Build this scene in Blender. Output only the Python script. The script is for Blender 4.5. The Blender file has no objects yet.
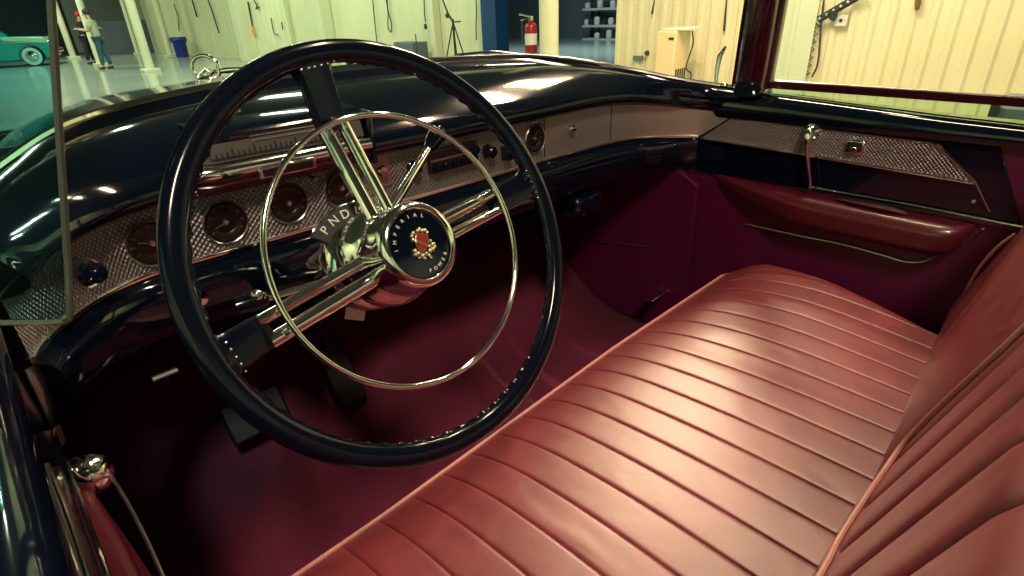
import bpy, bmesh, math, random
from math import sin, cos, pi, radians
from mathutils import Vector as V, Matrix, Euler
random.seed(5)
sc = bpy.context.scene
col = sc.collection

# ------------------------------------------------------------------ camera
FL = 558.0
YAW, PITCH, ROLL = radians(43.4), radians(26.5), radians(-2.3)
CAM = V((-0.665, -0.471, 1.191))
_f = V((sin(YAW)*cos(PITCH), cos(YAW)*cos(PITCH), -sin(PITCH)))
_r0 = V((cos(YAW), -sin(YAW), 0)); _u0 = _r0.cross(_f)
_r = cos(ROLL)*_r0 + sin(ROLL)*_u0
_u = -sin(ROLL)*_r0 + cos(ROLL)*_u0
cd = bpy.data.cameras.new('camera'); cam = bpy.data.objects.new('camera', cd); col.objects.link(cam)
m = Matrix((( _r.x, _u.x, -_f.x, CAM.x), (_r.y, _u.y, -_f.y, CAM.y), (_r.z, _u.z, -_f.z, CAM.z), (0,0,0,1)))
cam.matrix_world = m
cd.sensor_width = 36; cd.lens = 36*FL/1024; cd.clip_start = 0.02; cd.clip_end = 200
sc.camera = cam

def at(px, py, ax, val):
    """the point of a real plane (x=, y= or z=val) seen at that place of the photograph"""
    d = (px-512)*_r - (py-288)*_u + FL*_f
    k = 'xyz'.index(ax); t = (val-CAM[k])/d[k]
    return CAM + t*d

def at_plane(px, py, p0, n):
    d = (px-512)*_r - (py-288)*_u + FL*_f; p0 = V(p0); n = V(n)
    return CAM + d*((p0-CAM).dot(n)/d.dot(n))

# ------------------------------------------------------------------ materials
def principled(name, base, rough=.5, metal=0, coat=0, spec=None, trans=0, emit=None, estr=0):
    mt = bpy.data.materials.new(name); mt.use_nodes = True
    b = mt.node_tree.nodes['Principled BSDF']
    b.inputs['Base Color'].default_value = (*base, 1); b.inputs['Roughness'].default_value = rough
    b.inputs['Metallic'].default_value = metal; b.inputs['Coat Weight'].default_value = coat
    b.inputs['Coat Roughness'].default_value = .04
    if spec is not None: b.inputs['Specular IOR Level'].default_value = spec
    if trans: b.inputs['Transmission Weight'].default_value = trans
    if emit: b.inputs['Emission Color'].default_value = (*emit, 1); b.inputs['Emission Strength'].default_value = estr
    return mt
def nodes(mt): return mt.node_tree.nodes, mt.node_tree.links, mt.node_tree.nodes['Principled BSDF']
def noise_bump(mt, scale, strength, dist=.002, detail=6, colour=None, distort=0):
    n, l, b = nodes(mt)
    tc = n.new('ShaderNodeTexCoord'); nz = n.new('ShaderNodeTexNoise')
    nz.inputs['Scale'].default_value = scale; nz.inputs['Detail'].default_value = detail
    nz.inputs['Distortion'].default_value = distort
    l.new(tc.outputs['Object'], nz.inputs['Vector'])
    bp = n.new('ShaderNodeBump'); bp.inputs['Strength'].default_value = strength; bp.inputs['Distance'].default_value = dist
    l.new(nz.outputs['Fac'], bp.inputs['Height']); l.new(bp.outputs['Normal'], b.inputs['Normal'])
    if colour:
        cr = n.new('ShaderNodeValToRGB'); cr.color_ramp.elements[0].position = .35; cr.color_ramp.elements[1].position = .68
        cr.color_ramp.elements[0].color = (*colour[0], 1); cr.color_ramp.elements[1].color = (*colour[1], 1)
        l.new(nz.outputs['Fac'], cr.inputs['Fac']); l.new(cr.outputs['Color'], b.inputs['Base Color'])
    return mt
M = {}
M['black'] = principled('black_enamel', (.0018, .0045, .0130), .09, 0, .3)
noise_bump(M['black'], 9, .05, .004, 2)
M['black_plastic'] = principled('black_plastic', (.003, .005, .013), .13, 0, .0, .35)
M['dull_black'] = principled('dull_black', (.006, .004, .014), .55)
M['chrome'] = principled('chrome', (.86, .88, .85), .10, 1)
M['satin'] = principled('satin_chrome', (.62, .60, .55), .28, 1)
M['leather'] = noise_bump(principled('red_leather', (.30, .05, .06), .44, 0, .7, .8), 22, .32, .0020, 6,
                          ((.185, .022, .034), (.235, .036, .046)), .8)
M['leather'].node_tree.nodes['Principled BSDF'].inputs['Coat Roughness'].default_value = .40
n_, l_, b_ = nodes(M['leather'])
tc_ = n_.new('ShaderNodeTexCoord'); mp_ = n_.new('ShaderNodeMapping'); mp_.inputs['Scale'].default_value = (1.0, .55, 1.0); mp_.inputs['Rotation'].default_value = (0, 0, .5)
vz = n_.new('ShaderNodeTexNoise'); vz.noise_type = 'RIDGED_MULTIFRACTAL'; vz.inputs['Scale'].default_value = 14; vz.inputs['Detail'].default_value = 3; vz.inputs['Distortion'].default_value = .6
b2 = n_.new('ShaderNodeBump'); b2.inputs['Strength'].default_value = .55; b2.inputs['Distance'].default_value = .005
l_.new(tc_.outputs['Object'], mp_.inputs['Vector']); l_.new(mp_.outputs['Vector'], vz.inputs['Vector']); l_.new(vz.outputs['Fac'], b2.inputs['Height'])
old = b_.inputs['Normal'].links[0].from_node; l_.new(b2.outputs['Normal'], old.inputs['Normal'])
M['vinyl'] = noise_bump(principled('maroon_vinyl', (.085, .002, .040), .42), 160, .15, .0008, 3)
M['carpet'] = noise_bump(principled('maroon_carpet', (.16, .006, .03), .8), 260, .8, .003, 3, ((.10, .004, .032), (.15, .010, .042)))
M['welt'] = principled('pale_pink_welt', (.62, .27, .25), .4)
M['gauge'] = principled('gauge_face', (.010, .004, .007), .35)
M['white_ink'] = principled('white_ink', (.75, .75, .68), .5)
M['red_enamel'] = principled('red_enamel', (.30, .02, .02), .25)
M['gold'] = principled('gold_plate', (.80, .72, .50), .28, 1)
M['paper'] = principled('paper_tag', (.62, .50, .48), .8)
M['dim_red'] = principled('smoky_red_lens', (.10, .02, .03), .25)
M['grey_lens'] = principled('grey_dial_strip', (.085, .07, .072), .35)
# woven silver trim: tiny pyramids
def grid_metal(name, base, scale, rough=.38):
    mt = principled(name, base, rough, .75)
    n, l, b = nodes(mt); tc = n.new('ShaderNodeTexCoord'); mp = n.new('ShaderNodeMapping'); sp = n.new('ShaderNodeSeparateXYZ')
    l.new(tc.outputs['Object'], mp.inputs['Vector']); l.new(mp.outputs['Vector'], sp.inputs[0])
    mp.inputs['Scale'].default_value = scale
    add = n.new('ShaderNodeMath'); add.operation = 'ADD'; l.new(sp.outputs['X'], add.inputs[0]); l.new(sp.outputs['Y'], add.inputs[1])
    s1 = n.new('ShaderNodeMath'); s1.operation = 'SINE'; l.new(add.outputs[0], s1.inputs[0])
    s2 = n.new('ShaderNodeMath'); s2.operation = 'SINE'; l.new(sp.outputs['Z'], s2.inputs[0])
    mu = n.new('ShaderNodeMath'); mu.operation = 'MULTIPLY'; l.new(s1.outputs[0], mu.inputs[0]); l.new(s2.outputs[0], mu.inputs[1])
    bp = n.new('ShaderNodeBump'); bp.inputs['Strength'].default_value = .8; bp.inputs['Distance'].default_value = .002
    l.new(mu.outputs[0], bp.inputs['Height']); l.new(bp.outputs['Normal'], b.inputs['Normal'])
    cr = n.new('ShaderNodeValToRGB'); cr.color_ramp.elements[0].position = .0; cr.color_ramp.elements[1].position = .8
    cr.color_ramp.elements[0].color = (base[0]*.45, base[1]*.45, base[2]*.5, 1); cr.color_ramp.elements[1].color = (*base, 1)
    l.new(mu.outputs[0], cr.inputs['Fac']); l.new(cr.outputs['Color'], b.inputs['Base Color'])
    return mt
M['silver'] = grid_metal('engine_turned_silver', (.52, .47, .47), (700, 700, 700))
M['door_silver'] = grid_metal('brushed_door_trim', (.46, .39, .40), (760, 760, 760), .42)
M['plain_silver'] = noise_bump(principled('brushed_silver', (.50, .45, .44), .36, .8), 120, .2, .001, 2)
# glass
def glass(name, tint, amount=.06):
    mt = bpy.data.materials.new(name); mt.use_nodes = True; n = mt.node_tree.nodes; l = mt.node_tree.links; n.clear()
    o = n.new('ShaderNodeOutputMaterial'); mx = n.new('ShaderNodeMixShader'); tr = n.new('ShaderNodeBsdfTransparent'); gl = n.new('ShaderNodeBsdfGlossy')
    tr.inputs['Color'].default_value = (*tint, 1); gl.inputs['Roughness'].default_value = .03
    fr = n.new('ShaderNodeLayerWeight'); fr.inputs['Blend'].default_value = amount
    l.new(fr.outputs['Fresnel'], mx.inputs['Fac']); l.new(tr.outputs[0], mx.inputs[1]); l.new(gl.outputs[0], mx.inputs[2]); l.new(mx.outputs[0], o.inputs['Surface'])
    return mt
M['glass'] = glass('clear_glass', (.97, .98, .97), .03)
M['green_glass'] = glass('green_tinted_glass', (.78, .90, .80), .04)
M['blue_glass'] = glass('blue_tinted_glass', (.55, .82, .86), .10)

def lerp(a, b, t): return a+(b-a)*t
# ------------------------------------------------------------------ mesh helpers
class MB:
    def __init__(s): s.v = []; s.f = []; s.mi = []; s.cur = 0
    def addv(s, pts): k = len(s.v); s.v += [tuple(p) for p in pts]; return k
    def face(s, idx): s.f.append(tuple(idx)); s.mi.append(s.cur)
    def grid(s, rows, closed_u=False, closed_v=False, flip=False):
        nr = len(rows); nc = len(rows[0]); k = s.addv([p for r in rows for p in r])
        for i in range(nr if closed_v else nr-1):
            for j in range(nc if closed_u else nc-1):
                a = k+i*nc+j; b = k+i*nc+(j+1) % nc; c = k+((i+1) % nr)*nc+(j+1) % nc; d = k+((i+1) % nr)*nc+j
                s.face((a, d, c, b) if flip else (a, b, c, d))
        return s
    def tube(s, path, r, n=12, caps=True, closed=False, flat=None):
        P = [V(p) for p in path]; N = len(P); rr = r if isinstance(r, (list, tuple)) else [r]*N
        prev = None; rows = []
        for i in range(N):
            if closed: t = (P[(i+1) % N]-P[i-1]).normalized()
            else: t = (P[min(i+1, N-1)]-P[max(i-1, 0)]).normalized()
            if prev is None:
                up = V((0, 0, 1)) if abs(t.z) < .9 else V((1, 0, 0)); a = (up-t*up.dot(t)).normalized()
            else: a = (prev-t*prev.dot(t)).normalized()
            prev = a; b = t.cross(a)
            rows.append([P[i]+rr[i]*(cos(2*pi*k/n)*a+(flat or 1)*sin(2*pi*k/n)*b) for k in range(n)])
        k0 = len(s.v); s.grid(rows, closed_u=True, closed_v=closed)
        if caps and not closed:
            s.face(tuple(range(k0, k0+n))); e = k0+(N-1)*n; s.face(tuple(reversed(range(e, e+n))))
        return s
    def lathe(s, prof, origin, axis, n=32, xdir=None):
        ax = V(axis).normalized(); up = V(xdir) if xdir else (V((1, 0, 0)) if abs(ax.x) < .9 else V((0, 0, 1)))
        a = (up-ax*up.dot(ax)).normalized(); b = ax.cross(a); O = V(origin)
        rows = [[O+ax*h+max(r, 1e-5)*(cos(2*pi*k/n)*a+sin(2*pi*k/n)*b) for k in range(n)] for (r, h) in prof]
        s.grid(rows, closed_u=True, flip=True); return s
    def prism(s, poly, d, cap=True):
        """poly: 3D points of a flat outline, extruded by vector d"""
        d = V(d); n = len(poly); k = s.addv(poly); k2 = s.addv([V(p)+d for p in poly])
        if cap: s.face(tuple(range(k, k+n))); s.face(tuple(reversed(range(k2, k2+n))))
        for i in range(n): s.face((k+i, k2+i, k2+(i+1) % n, k+(i+1) % n))
        return s
    def box(s, c, size, X=(1, 0, 0), Y=(0, 1, 0), Z=(0, 0, 1)):
        c = V(c); X = V(X).normalized()*size[0]/2; Y = V(Y).normalized()*size[1]/2; Z = V(Z).normalized()*size[2]/2
        p = [c+sx*X+sy*Y+sz*Z for sz in (-1, 1) for sy in (-1, 1) for sx in (-1, 1)]
        k = s.addv(p)
        for q in ((0, 2, 3, 1), (4, 5, 7, 6), (0, 1, 5, 4), (2, 6, 7, 3), (0, 4, 6, 2), (1, 3, 7, 5)): s.face([k+i for i in q])
        return s
    def sphere(s, c, r, n=12, sc_=(1, 1, 1)):
        c = V(c); rows = [[c+V((sc_[0]*r*sin(pi*i/n)*cos(2*pi*k/(2*n)), sc_[1]*r*sin(pi*i/n)*sin(2*pi*k/(2*n)), sc_[2]*r*cos(pi*i/n))) for k in range(2*n)] for i in range(n+1)]
        s.grid(rows, closed_u=True, flip=True); return s
    def ob(s, name, mat, parent=None, smooth=True, bevel=0, seg=2, sub=0, thick=0, angle=40):
        me = bpy.data.meshes.new(name); me.from_pydata(s.v, [], s.f); me.update()
        mats = mat if isinstance(mat, (list, tuple)) else [mat]
        for mm in mats: me.materials.append(M[mm] if isinstance(mm, str) else mm)
        bm = bmesh.new(); bm.from_mesh(me)
        for fc, mi in zip(bm.faces, s.mi): fc.material_index = mi
        bmesh.ops.remove_doubles(bm, verts=bm.verts, dist=1e-6)
        bmesh.ops.recalc_face_normals(bm, faces=bm.faces)
        bm.to_mesh(me); bm.free()
        for p in me.polygons: p.use_smooth = smooth
        if smooth:
            try: me.set_sharp_from_angle(angle=radians(angle))
            except Exception: pass
        o = bpy.data.objects.new(name, me); col.objects.link(o)
        if parent is not None:
            o.parent = parent
            if parent.type == 'EMPTY': o.location = -parent.location
        if thick:
            md = o.modifiers.new('solid', 'SOLIDIFY'); md.thickness = thick; md.offset = 0
        if sub:
            md = o.modifiers.new('sub', 'SUBSURF'); md.levels = md.render_levels = sub
        if bevel:
            md = o.modifiers.new('bevel', 'BEVEL'); md.width = bevel; md.segments = seg; md.limit_method = 'ANGLE'; md.angle_limit = radians(35)
        return o
def thing(name, loc, label, cat, group=None):
    o = bpy.data.objects.new(name, None); col.objects.link(o); o.location = loc; o.empty_display_size = .1
    o['label'] = label; o['category'] = cat
    if group: o['group'] = group
    return o
def tag(o, label, cat, group=None):
    o['label'] = label; o['category'] = cat
    if group: o['group'] = group
    return o
def struct(o): o['kind'] = 'structure'; return o
def cr(pts, n):
    """catmull-rom through pts, n samples per span"""
    P = [V(p) for p in pts]; P = [2*P[0]-P[1]]+P+[2*P[-1]-P[-2]]; out = []
    for i in range(1, len(P)-2):
        for k in range(n):
            t = k/n; a, b, c, d = P[i-1], P[i], P[i+1], P[i+2]
            out.append(.5*((2*b)+(c-a)*t+(2*a-5*b+4*c-d)*t*t+(3*b-a-3*c+d)*t**3))
    out.append(P[-2]); return out
def letters(txt, places, size, mat, name, parent, depth=.0008):
    """places: list of (origin, right, up) per character; one mesh of all the letters"""
    mb = MB()
    for ch, (o, rx, uy) in zip(txt, places):
        c = bpy.data.curves.new('t', 'FONT'); c.body = ch; c.size = size; c.align_x = 'CENTER'; c.align_y = 'CENTER'; c.extrude = depth/2
        c.resolution_u = 3
        t = bpy.data.objects.new('t', c); col.objects.link(t); dg = bpy.context.evaluated_depsgraph_get()
        me = bpy.data.meshes.new_from_object(t.evaluated_get(dg)); rz = V(rx).cross(V(uy)).normalized()
        k = mb.addv([V(o)+v.co.x*V(rx)+v.co.y*V(uy)+v.co.z*rz for v in me.vertices])
        for p in me.polygons: mb.face([k+i for i in p.vertices])
        bpy.data.objects.remove(t); bpy.data.curves.remove(c); bpy.data.meshes.remove(me)
    return mb.ob(name, mat, parent, smooth=False)

# ================================================================== THE CAR
GZ = -0.10                                   # the hall floor
# ------------------------------------------------------------------ steering wheel
T = radians(25.8)
WC = V((-.37, 0, .97)); N = V((0, -cos(T), sin(T))); A = V((1, 0, 0)); Bv = V((0, sin(T), cos(T)))
def wp(u, v, w=0): return WC+u*A+v*Bv+w*N
def ring(R, w, n=96, wob=None): return [wp((R)*cos(2*pi*k/n), R*sin(2*pi*k/n), w) for k in range(n)]
sw = thing('steering_wheel', WC, 'large glossy black steering wheel with a chrome horn ring and three chrome spokes', 'steering wheel')
RR = .2115
b = MB(); b.grid([[wp((RR+.0118*cos(t)-.0002)*cos(2*pi*k/144), (RR+.0118*cos(t)-.0002)*sin(2*pi*k/144), .0092*sin(t)) for t in [2*pi*j/24 for j in range(24)]] for k in range(144)], closed_u=True, closed_v=True)
rim = b.ob('rim', 'black_plastic', sw)
# finger ridges round the inner side of the rim
for a0, a1 in ((16, 86), (108, 180), (200, 270), (270, 350)):
    b = MB(); pts = []; rad = []
    n_ = int((a1-a0)/1.25)
    for k in range(n_+1):
        a = radians(lerp(a0, a1, k/n_)); pts.append(wp((RR-.0112)*cos(a), (RR-.0112)*sin(a), -.001)); rad.append(.0026+.0011*cos(k*pi/2))
    b.tube(pts, rad, 8); b.ob('finger_grip', 'black_plastic', rim)
HR = .1425
hr = MB().tube(ring(HR, .004, 128), .0031, 12, closed=True).ob('horn_ring', 'chrome', sw)
def spoke(deg, r0, r1, r2):
    a = radians(deg); e = cos(a)*A+sin(a)*Bv; s = -sin(a)*A+cos(a)*Bv
    def P(r, t, w): return WC+e*r+s*t+N*w
    root = MB()
    for sg in (1, -1):
        # one chrome bar, half round on top
        rows = []
        for i in range(9):
            q = i/8; r = lerp(r0, r1, q); t0 = sg*lerp(.0100, .0105, q); hw = lerp(.0078, .0070, q) if sg > 0 else lerp(.0062, .0056, q); w = lerp(-.012, -.016, q)
            rows.append([P(r, t0-hw, w-.007), P(r, t0-hw, w), P(r, t0-hw*.6, w+.0035), P(r, t0, w+.0048), P(r, t0+hw*.6, w+.0035), P(r, t0+hw, w), P(r, t0+hw, w-.007)])
        root.grid(rows, closed_u=True); k = len(root.v)-7
        root.face(range(k, k+7)); root.face(range(k-56, k-49))
    o = root.ob('spoke', 'chrome', sw)
    # the black bridge between the bars and the rim
    rows = []
    for i in range(10):
        q = i/9; r = lerp(r1-.006, r2, q); hw = lerp(.0170, .0185, q)+(.007*max(0, q-.8)/.2)
        w = lerp(-.020, -.001, q); th = lerp(.009, .010, q)
        rows.append([P(r, -hw, w-th*.6), P(r, -hw, w+th*.1), P(r, -hw*.8, w+th*.6), P(r, 0, w+th*.75), P(r, hw*.8, w+th*.6), P(r, hw, w+th*.1), P(r, hw, w-th*.6)])
    bb = MB().grid(rows, closed_u=True); k = len(bb.v)-7; bb.face(range(k, k+7)); bb.face(range(0, 7))
    sb = bb.ob('spoke_cover', 'black_plastic', o)
    c = MB()
    for i in range(6):
        c.sphere(P(r2-.010, lerp(-.018, .018, i/5), .0088), .0013, 6)
    c.ob('rivet', 'chrome', o)
spoke(97, .040, .146, .206); spoke(190, .040, .160, .206); spoke(7, .040, .150, .206)
hub = MB().lathe([(.030, -.070), (.050, -.064), (.0565, -.052), (.0570, -.040), (.0545, -.030), (.0505, -.022), (.0475, -.015), (.0462, -.004), (.0462, .012), (.0448, .016), (.0448, .024), (.0436, .0295), (.0405, .0335), (.0370, .0345), (.0350, .0325), (.0345, .0300)], WC, N, 64).ob('hub', 'chrome', sw)
MB().lathe([(0, .0315), (.02, .0313), (.0352, .0300), (.0354, .027)], WC, N, 64).ob('medallion', 'black', hub)
def arc_places(degs, R, w, flip=False):
    out = []
    for d in degs:
        a = radians(d); e = cos(a)*A+sin(a)*Bv; s = -(-sin(a)*A+cos(a)*Bv)
        out.append((WC+e*R+N*w, -s if flip else s, -e if flip else e))
    return out
letters('IMPERIAL', arc_places([178-16.2*i for i in range(8)], .0290, .0322), .0054, 'white_ink', 'lettering', hub)
letters('POWER', arc_places([-92+13.5*i for i in range(5)], .0290, .0322, True), .0052, 'white_ink', 'lettering', hub)
# the crest: enamelled shield under a crown, a gold bird and ribbon round it
ea = radians(-22)
def cp(x, y, w): return WC+N*w+.82*((x*cos(ea)-y*sin(ea))*A+(x*sin(ea)+y*cos(ea))*Bv)
sh = [(-.0075, .010), (0, .0115), (.0075, .010), (.0085, .002), (.005, -.006), (0, -.011), (-.005, -.006), (-.0085, .002)]
MB().prism([cp(x*1.18, y*1.15, .0322) for x, y in sh], N*.0012).ob('crest_rim', 'gold', hub, smooth=False)
MB().prism([cp(x, y, .0330) for x, y in sh], N*.0012).ob('crest_shield', 'red_enamel', hub, smooth=False)
b = MB()
b.prism([cp(x, y, .0334) for x, y in [(-.0085, .0035), (.0085, -.0015), (.0085, -.0045), (-.0085, .0005)]], N*.0014)
for (x, y, r) in [(-.006, .0145, .0022), (-.003, .0165, .0024), (.001, .0155, .0026), (.005, .0165, .0022), (.008, .0140, .0019), (-.0115, .011, .0024), (-.0135, .007, .0022), (-.012, .003, .002), (.012, .004, .002), (.0105, -.003, .0024), (.0145, -.001, .0026), (.0175, .001, .0018), (.0185, -.003, .0020), (.0155, -.006, .0024), (.011, -.0085, .0026), (.006, -.0125, .0024), (.001, -.0155, .0026), (-.005, -.0135, .0026), (-.0095, -.0105, .0024), (-.0085, -.0155, .002), (.010, -.0145, .002), (.013, -.0165, .0016), (.004, -.0185, .0018), (-.004, -.0185, .0016)]:
    b.sphere(cp(x, y, .0330), r, 5)
b.ob('crest_bird', 'gold', hub)
# column, bell, levers
colm = thing('steering_column', WC-N*.3, 'chrome-belled steering column running from the wheel into the dark under the dash', 'steering column')
MB().lathe([(.0, -.068), (.040, -.068), (.050, -.074), (.056, -.088), (.056, -.108), (.051, -.124), (.043, -.134), (.042, -.145)], WC, N, 48).ob('bell', 'chrome', colm)
MB().lathe([(.041, -.135), (.041, -.22), (.036, -.26), (.036, -.72), (0, -.72)], WC, N, 40).ob('jacket', 'black', colm)
# gear selector quadrant
q0 = at(367, 257, 'y', .045); qn = V((-.18, -.86, .47)).normalized(); qx = (at(395, 248, 'y', .045)-q0).normalized(); qx = (qx-qn*qx.dot(qn)).normalized(); qy = qn.cross(qx)
def qp_(r, a): return q0+qx*r*cos(radians(a))+qy*r*sin(radians(a))
pts = [qp_(.061, lerp(141, 70, i/14)) for i in range(15)]+[qp_(.041, lerp(70, 141, i/14)) for i in range(15)]
quad = MB().prism(pts, qn*-.012).ob('gear_quadrant', 'dull_black', colm, bevel=.001)
MB().tube([p+qn*.0005 for p in pts], .0012, 6, closed=True).ob('quadrant_bezel', 'chrome', quad)
pl = []
for a in (128, 112, 96, 80):
    c_ = qp_(.051, a)+qn*.0010; er = (c_-q0).normalized(); pl.append((c_, er.cross(qn)*1.0, er))
letters('PNDL', pl, .0135, 'white_ink', 'lettering', quad)
def stalk(name, p0, p1, r0, knob, label_parent):
    s = MB().tube([p0, p0.lerp(p1, .5), p1], [r0*1.15, r0, r0*.9], 14).ob(name, 'chrome', label_parent)
    return s
p0 = at(388, 214, 'y', .06); p1 = at(431, 144, 'y', .13); p2 = at(439, 130, 'y', .14)
gl = stalk('gear_lever', p0, p1, .0052, None, colm)
MB().tube([p1.lerp(p0, .08), p1, p1.lerp(p2, .6), p2], [.006, .0095, .012, .009], 16).ob('lever_knob', 'black_plastic', gl)
p0 = at(372, 268, 'y', .055); p1 = at(268, 298, 'y', .075); p2 = at(236, 307, 'y', .08)
tl = stalk('signal_lever', p0, p1, .0040, None, colm)
MB().tube([p1, p1.lerp(p2, .12), p1.lerp(p2, .5), p2], [.006, .0095, .0105, .009], 16).ob('lever_knob', 'black_plastic', tl)
MB().sphere(at(257, 295, 'y', .07), .006, 8).ob('lever_button', 'chrome', tl)
# ------------------------------------------------------------------ paper tag hanging below
tg = MB(); q = [at(x, y, 'y', .10) for x, y in [(347, 303), (353, 301), (357, 309), (361, 300), (367, 301), (364, 321), (345, 319)]]
tg.prism(q, V((0, .0012, 0)))
tg = tg.ob('paper_tag', 'paper', None, smooth=False); tag(tg, 'small torn white paper tag hanging under the steering column', 'tag')

# ------------------------------------------------------------------ dashboard
# stations along the dash: (x, y of the silver face, turn of its normal), windshield foot beside it
ST = [(-.692, .262, 64, (-.750, .262, 1.006)), (-.683, .290, 54, (-.733, .30, 1.012)), (-.662, .325, 42, (-.705, .355, 1.020)), (-.612, .380, 24, (-.645, .445, 1.040)),
      (-.560, .410, 8, (-.575, .535, 1.060)), (-.50, .42, 0, (-.50, .600, 1.070)), (-.38, .42, 0, (-.38, .645, 1.080)), (-.24, .42, 0, (-.24, .670, 1.087)), (-.09, .42, 0, (-.09, .680, 1.090)),
      (.06, .42, 0, (.06, .680, 1.090)), (.20, .42, 0, (.20, .672, 1.088)), (.34, .42, 0, (.34, .650, 1.084)), (.46, .42, 0, (.46, .610, 1.078)), (.56, .413, 8, (.57, .535, 1.060)),
      (.64, .395, 20, (.665, .440, 1.034)), (.705, .360, 35, (.730, .345, 1.010)), (.755, .318, 46, (.780, .275, .995)), (.782, .278, 62, (.806, .235, .988)), (.7975, .195, 84, (.826, .190, .983))]
def dstat():
    A_ = [V((s[0], s[1], s[2])) for s in ST]; B_ = [V(s[3]) for s in ST]
    return list(zip(cr(A_, 5), cr(B_, 5)))
DS = dstat()
def dz(x, z):
    """the silver band is a little lower at both ends"""
    e = max(0, (abs(x-.03)-.42))/.34
    e = min(e, 1.0)
    return z-(z-.865)*.28*e*e-.008*e*e*(1 if x > 0 else 0)
def dp(s, p, z):
    x, y, a = s.x, s.y, radians(s.z); sg = -1 if x > 0 else 1
    return V((x+sg*sin(a)*p, y-cos(a)*p, dz(x, z)))
def tap(x): return 1-.85*min(1, max(0, (x-.70)/.085))
def dash_row(p, z): return [dp(s, p*(tap(s.x) if z > .9 else 1), z) for s, w in DS]
def low_row(p, z): return [dp(s, p*tap(s.x)-(.004 if s.x > .74 else 0), z) for s, w in DS if not (s.x > .7 and s.y < .285)]
def foot_row(q, bulge=0): return [w+(dp(s, .028, 1.0)-w)*q+V((0, 0, bulge)) for s, w in DS]
dash = thing('dashboard', (0, .45, .75), 'glossy black wraparound dashboard with a silver instrument band', 'dashboard')
rows = [[w+V((0, .012, -.03)) for s, w in DS], [w for s, w in DS], foot_row(.07, -.007), foot_row(.13, -.008), foot_row(.19, -.001), foot_row(.27, .006), foot_row(.42, .013), foot_row(.6, .0175), foot_row(.78, .0165), foot_row(.9, .009), dash_row(.026, 1.003),
        dash_row(.032, .990), dash_row(.030, .978), dash_row(.018, .970), dash_row(-.001, .966), dash_row(-.004, .960)]
MB().grid(rows).ob('dash_top', 'black', dash, thick=0, angle=60)
rows = [low_row(-.004, .872), low_row(.0, .866), low_row(.014, .860), low_row(.022, .848), low_row(.024, .825), low_row(.022, .795), low_row(.010, .770), low_row(-.02, .750), low_row(-.06, .742)]
MB().grid(rows).ob('lower_panel', 'black', dash, angle=60)
# silver band in three materials' lengths: woven over the instruments, plain on the glove box and the right end
def band(x0, x1, mat, name, ztop=.9655, zbot=.8735, p=.001):
    ss = [s for s, w in DS if x0 <= s.x <= x1]
    def ins(xx):
        for i in range(len(DS)-1):
            a, c = DS[i][0], DS[i+1][0]
            if a.x <= xx <= c.x: return a.lerp(c, (xx-a.x)/max(1e-6, c.x-a.x))
    e0, e1 = ins(x0), ins(x1)
    if e0 and (not ss or ss[0].x > x0+1e-4): ss = [e0]+ss
    if e1 and (ss[-1].x < x1-1e-4): ss = ss+[e1]
    zb_ = lambda s: zbot if s.x < .70 else lerp(zbot, ztop-.002, min(1, max(0, (.285-s.y)/.085)))
    rws = [[dp(s, -.004, ztop) for s in ss], [dp(s, p, ztop) for s in ss], [dp(s, p, lerp(ztop, zb_(s), .33)) for s in ss], [dp(s, p, lerp(ztop, zb_(s), .66)) for s in ss], [dp(s, p, zb_(s)) for s in ss], [dp(s, -.004, zb_(s)) for s in ss]]
    return MB().grid(rws).ob(name, mat, dash, angle=30)
fascia = band(-.692, .298, 'silver', 'instrument_fascia')
glove = band(.301, .545, 'plain_silver', 'glove_box_door')
band(.548, .7975, 'plain_silver', 'end_fascia')
s_ = [dp(s, .003, .8715) for s, w in DS if not (s.x > .7 and s.y < .285)]
MB().tube(s_, .0042, 8, flat=.8).ob('chrome_strip', 'chrome', dash)
# knob in the glove box door
MB().lathe([(0, .016), (.007, .0155), (.009, .011), (.006, .004), (.0075, 0)], at(570, 128, 'y', .418), (0, -1, 0), 24).ob('glove_box_knob', 'chrome', glove)
# round gauges
def gauge(c, r, marks=True, needle=210, parent=fascia):
    g = MB().lathe([(r*1.04, -.002), (r*1.10, .004), (r*1.04, .0065), (r*.96, .0045), (r*.94, .001)], c, (0, -1, 0), 48).ob('gauge', 'satin', dash)
    MB().lathe([(0, -.006), (r*.55, -.006), (r*.60, -.0045), (r*.92, -.0035), (r*.95, .001)], c+V((0, -.006, 0)), (0, -1, 0), 48).ob('dial', 'gauge', g)
    b = MB()
    for k in range(9):
        a = radians(-30+30*k); e = V((cos(a), 0, sin(a)))
        b.box(c+V((0, -.0030, 0))+e*r*.80, (r*.16, .0006, r*.05), X=e, Y=(0, 1, 0), Z=V((0, 1, 0)).cross(e))
    a = radians(needle); e = V((cos(a), 0, sin(a)))
    b.box(c+V((0, -.0040, 0))+e*r*.3, (r*.62, .0008, r*.05), X=e, Z=V((0, 1, 0)).cross(e))
    b.ob('scale_mark', 'dim_ink', g, smooth=False)
    MB().lathe([(0, .0065), (r*.12, .006), (r*.14, .001)], c, (0, -1, 0), 20).ob('needle_cap', 'satin', g)
    MB().lathe([(0, .0055), (r*.5, .0048), (r*.95, .0030)], c, (0, -1, 0), 40).ob('gauge_glass', 'glass', g)
M['edge_grey'] = principled('glass_edge_grey', (.09, .11, .10), .25)
M['dim_ink'] = principled('dim_ink', (.12, .07, .07), .5)
for px, py, nd in ((225, 222, 200), (288, 203, 120), (341, 188, 60)): gauge(at(px, py, 'y', .4185), .0305, needle=nd)
gauge(at(152, 243, 'y', .4150), .0305, needle=160)
gauge(at(534, 139, 'y', .4185), .0300, needle=75)
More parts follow.
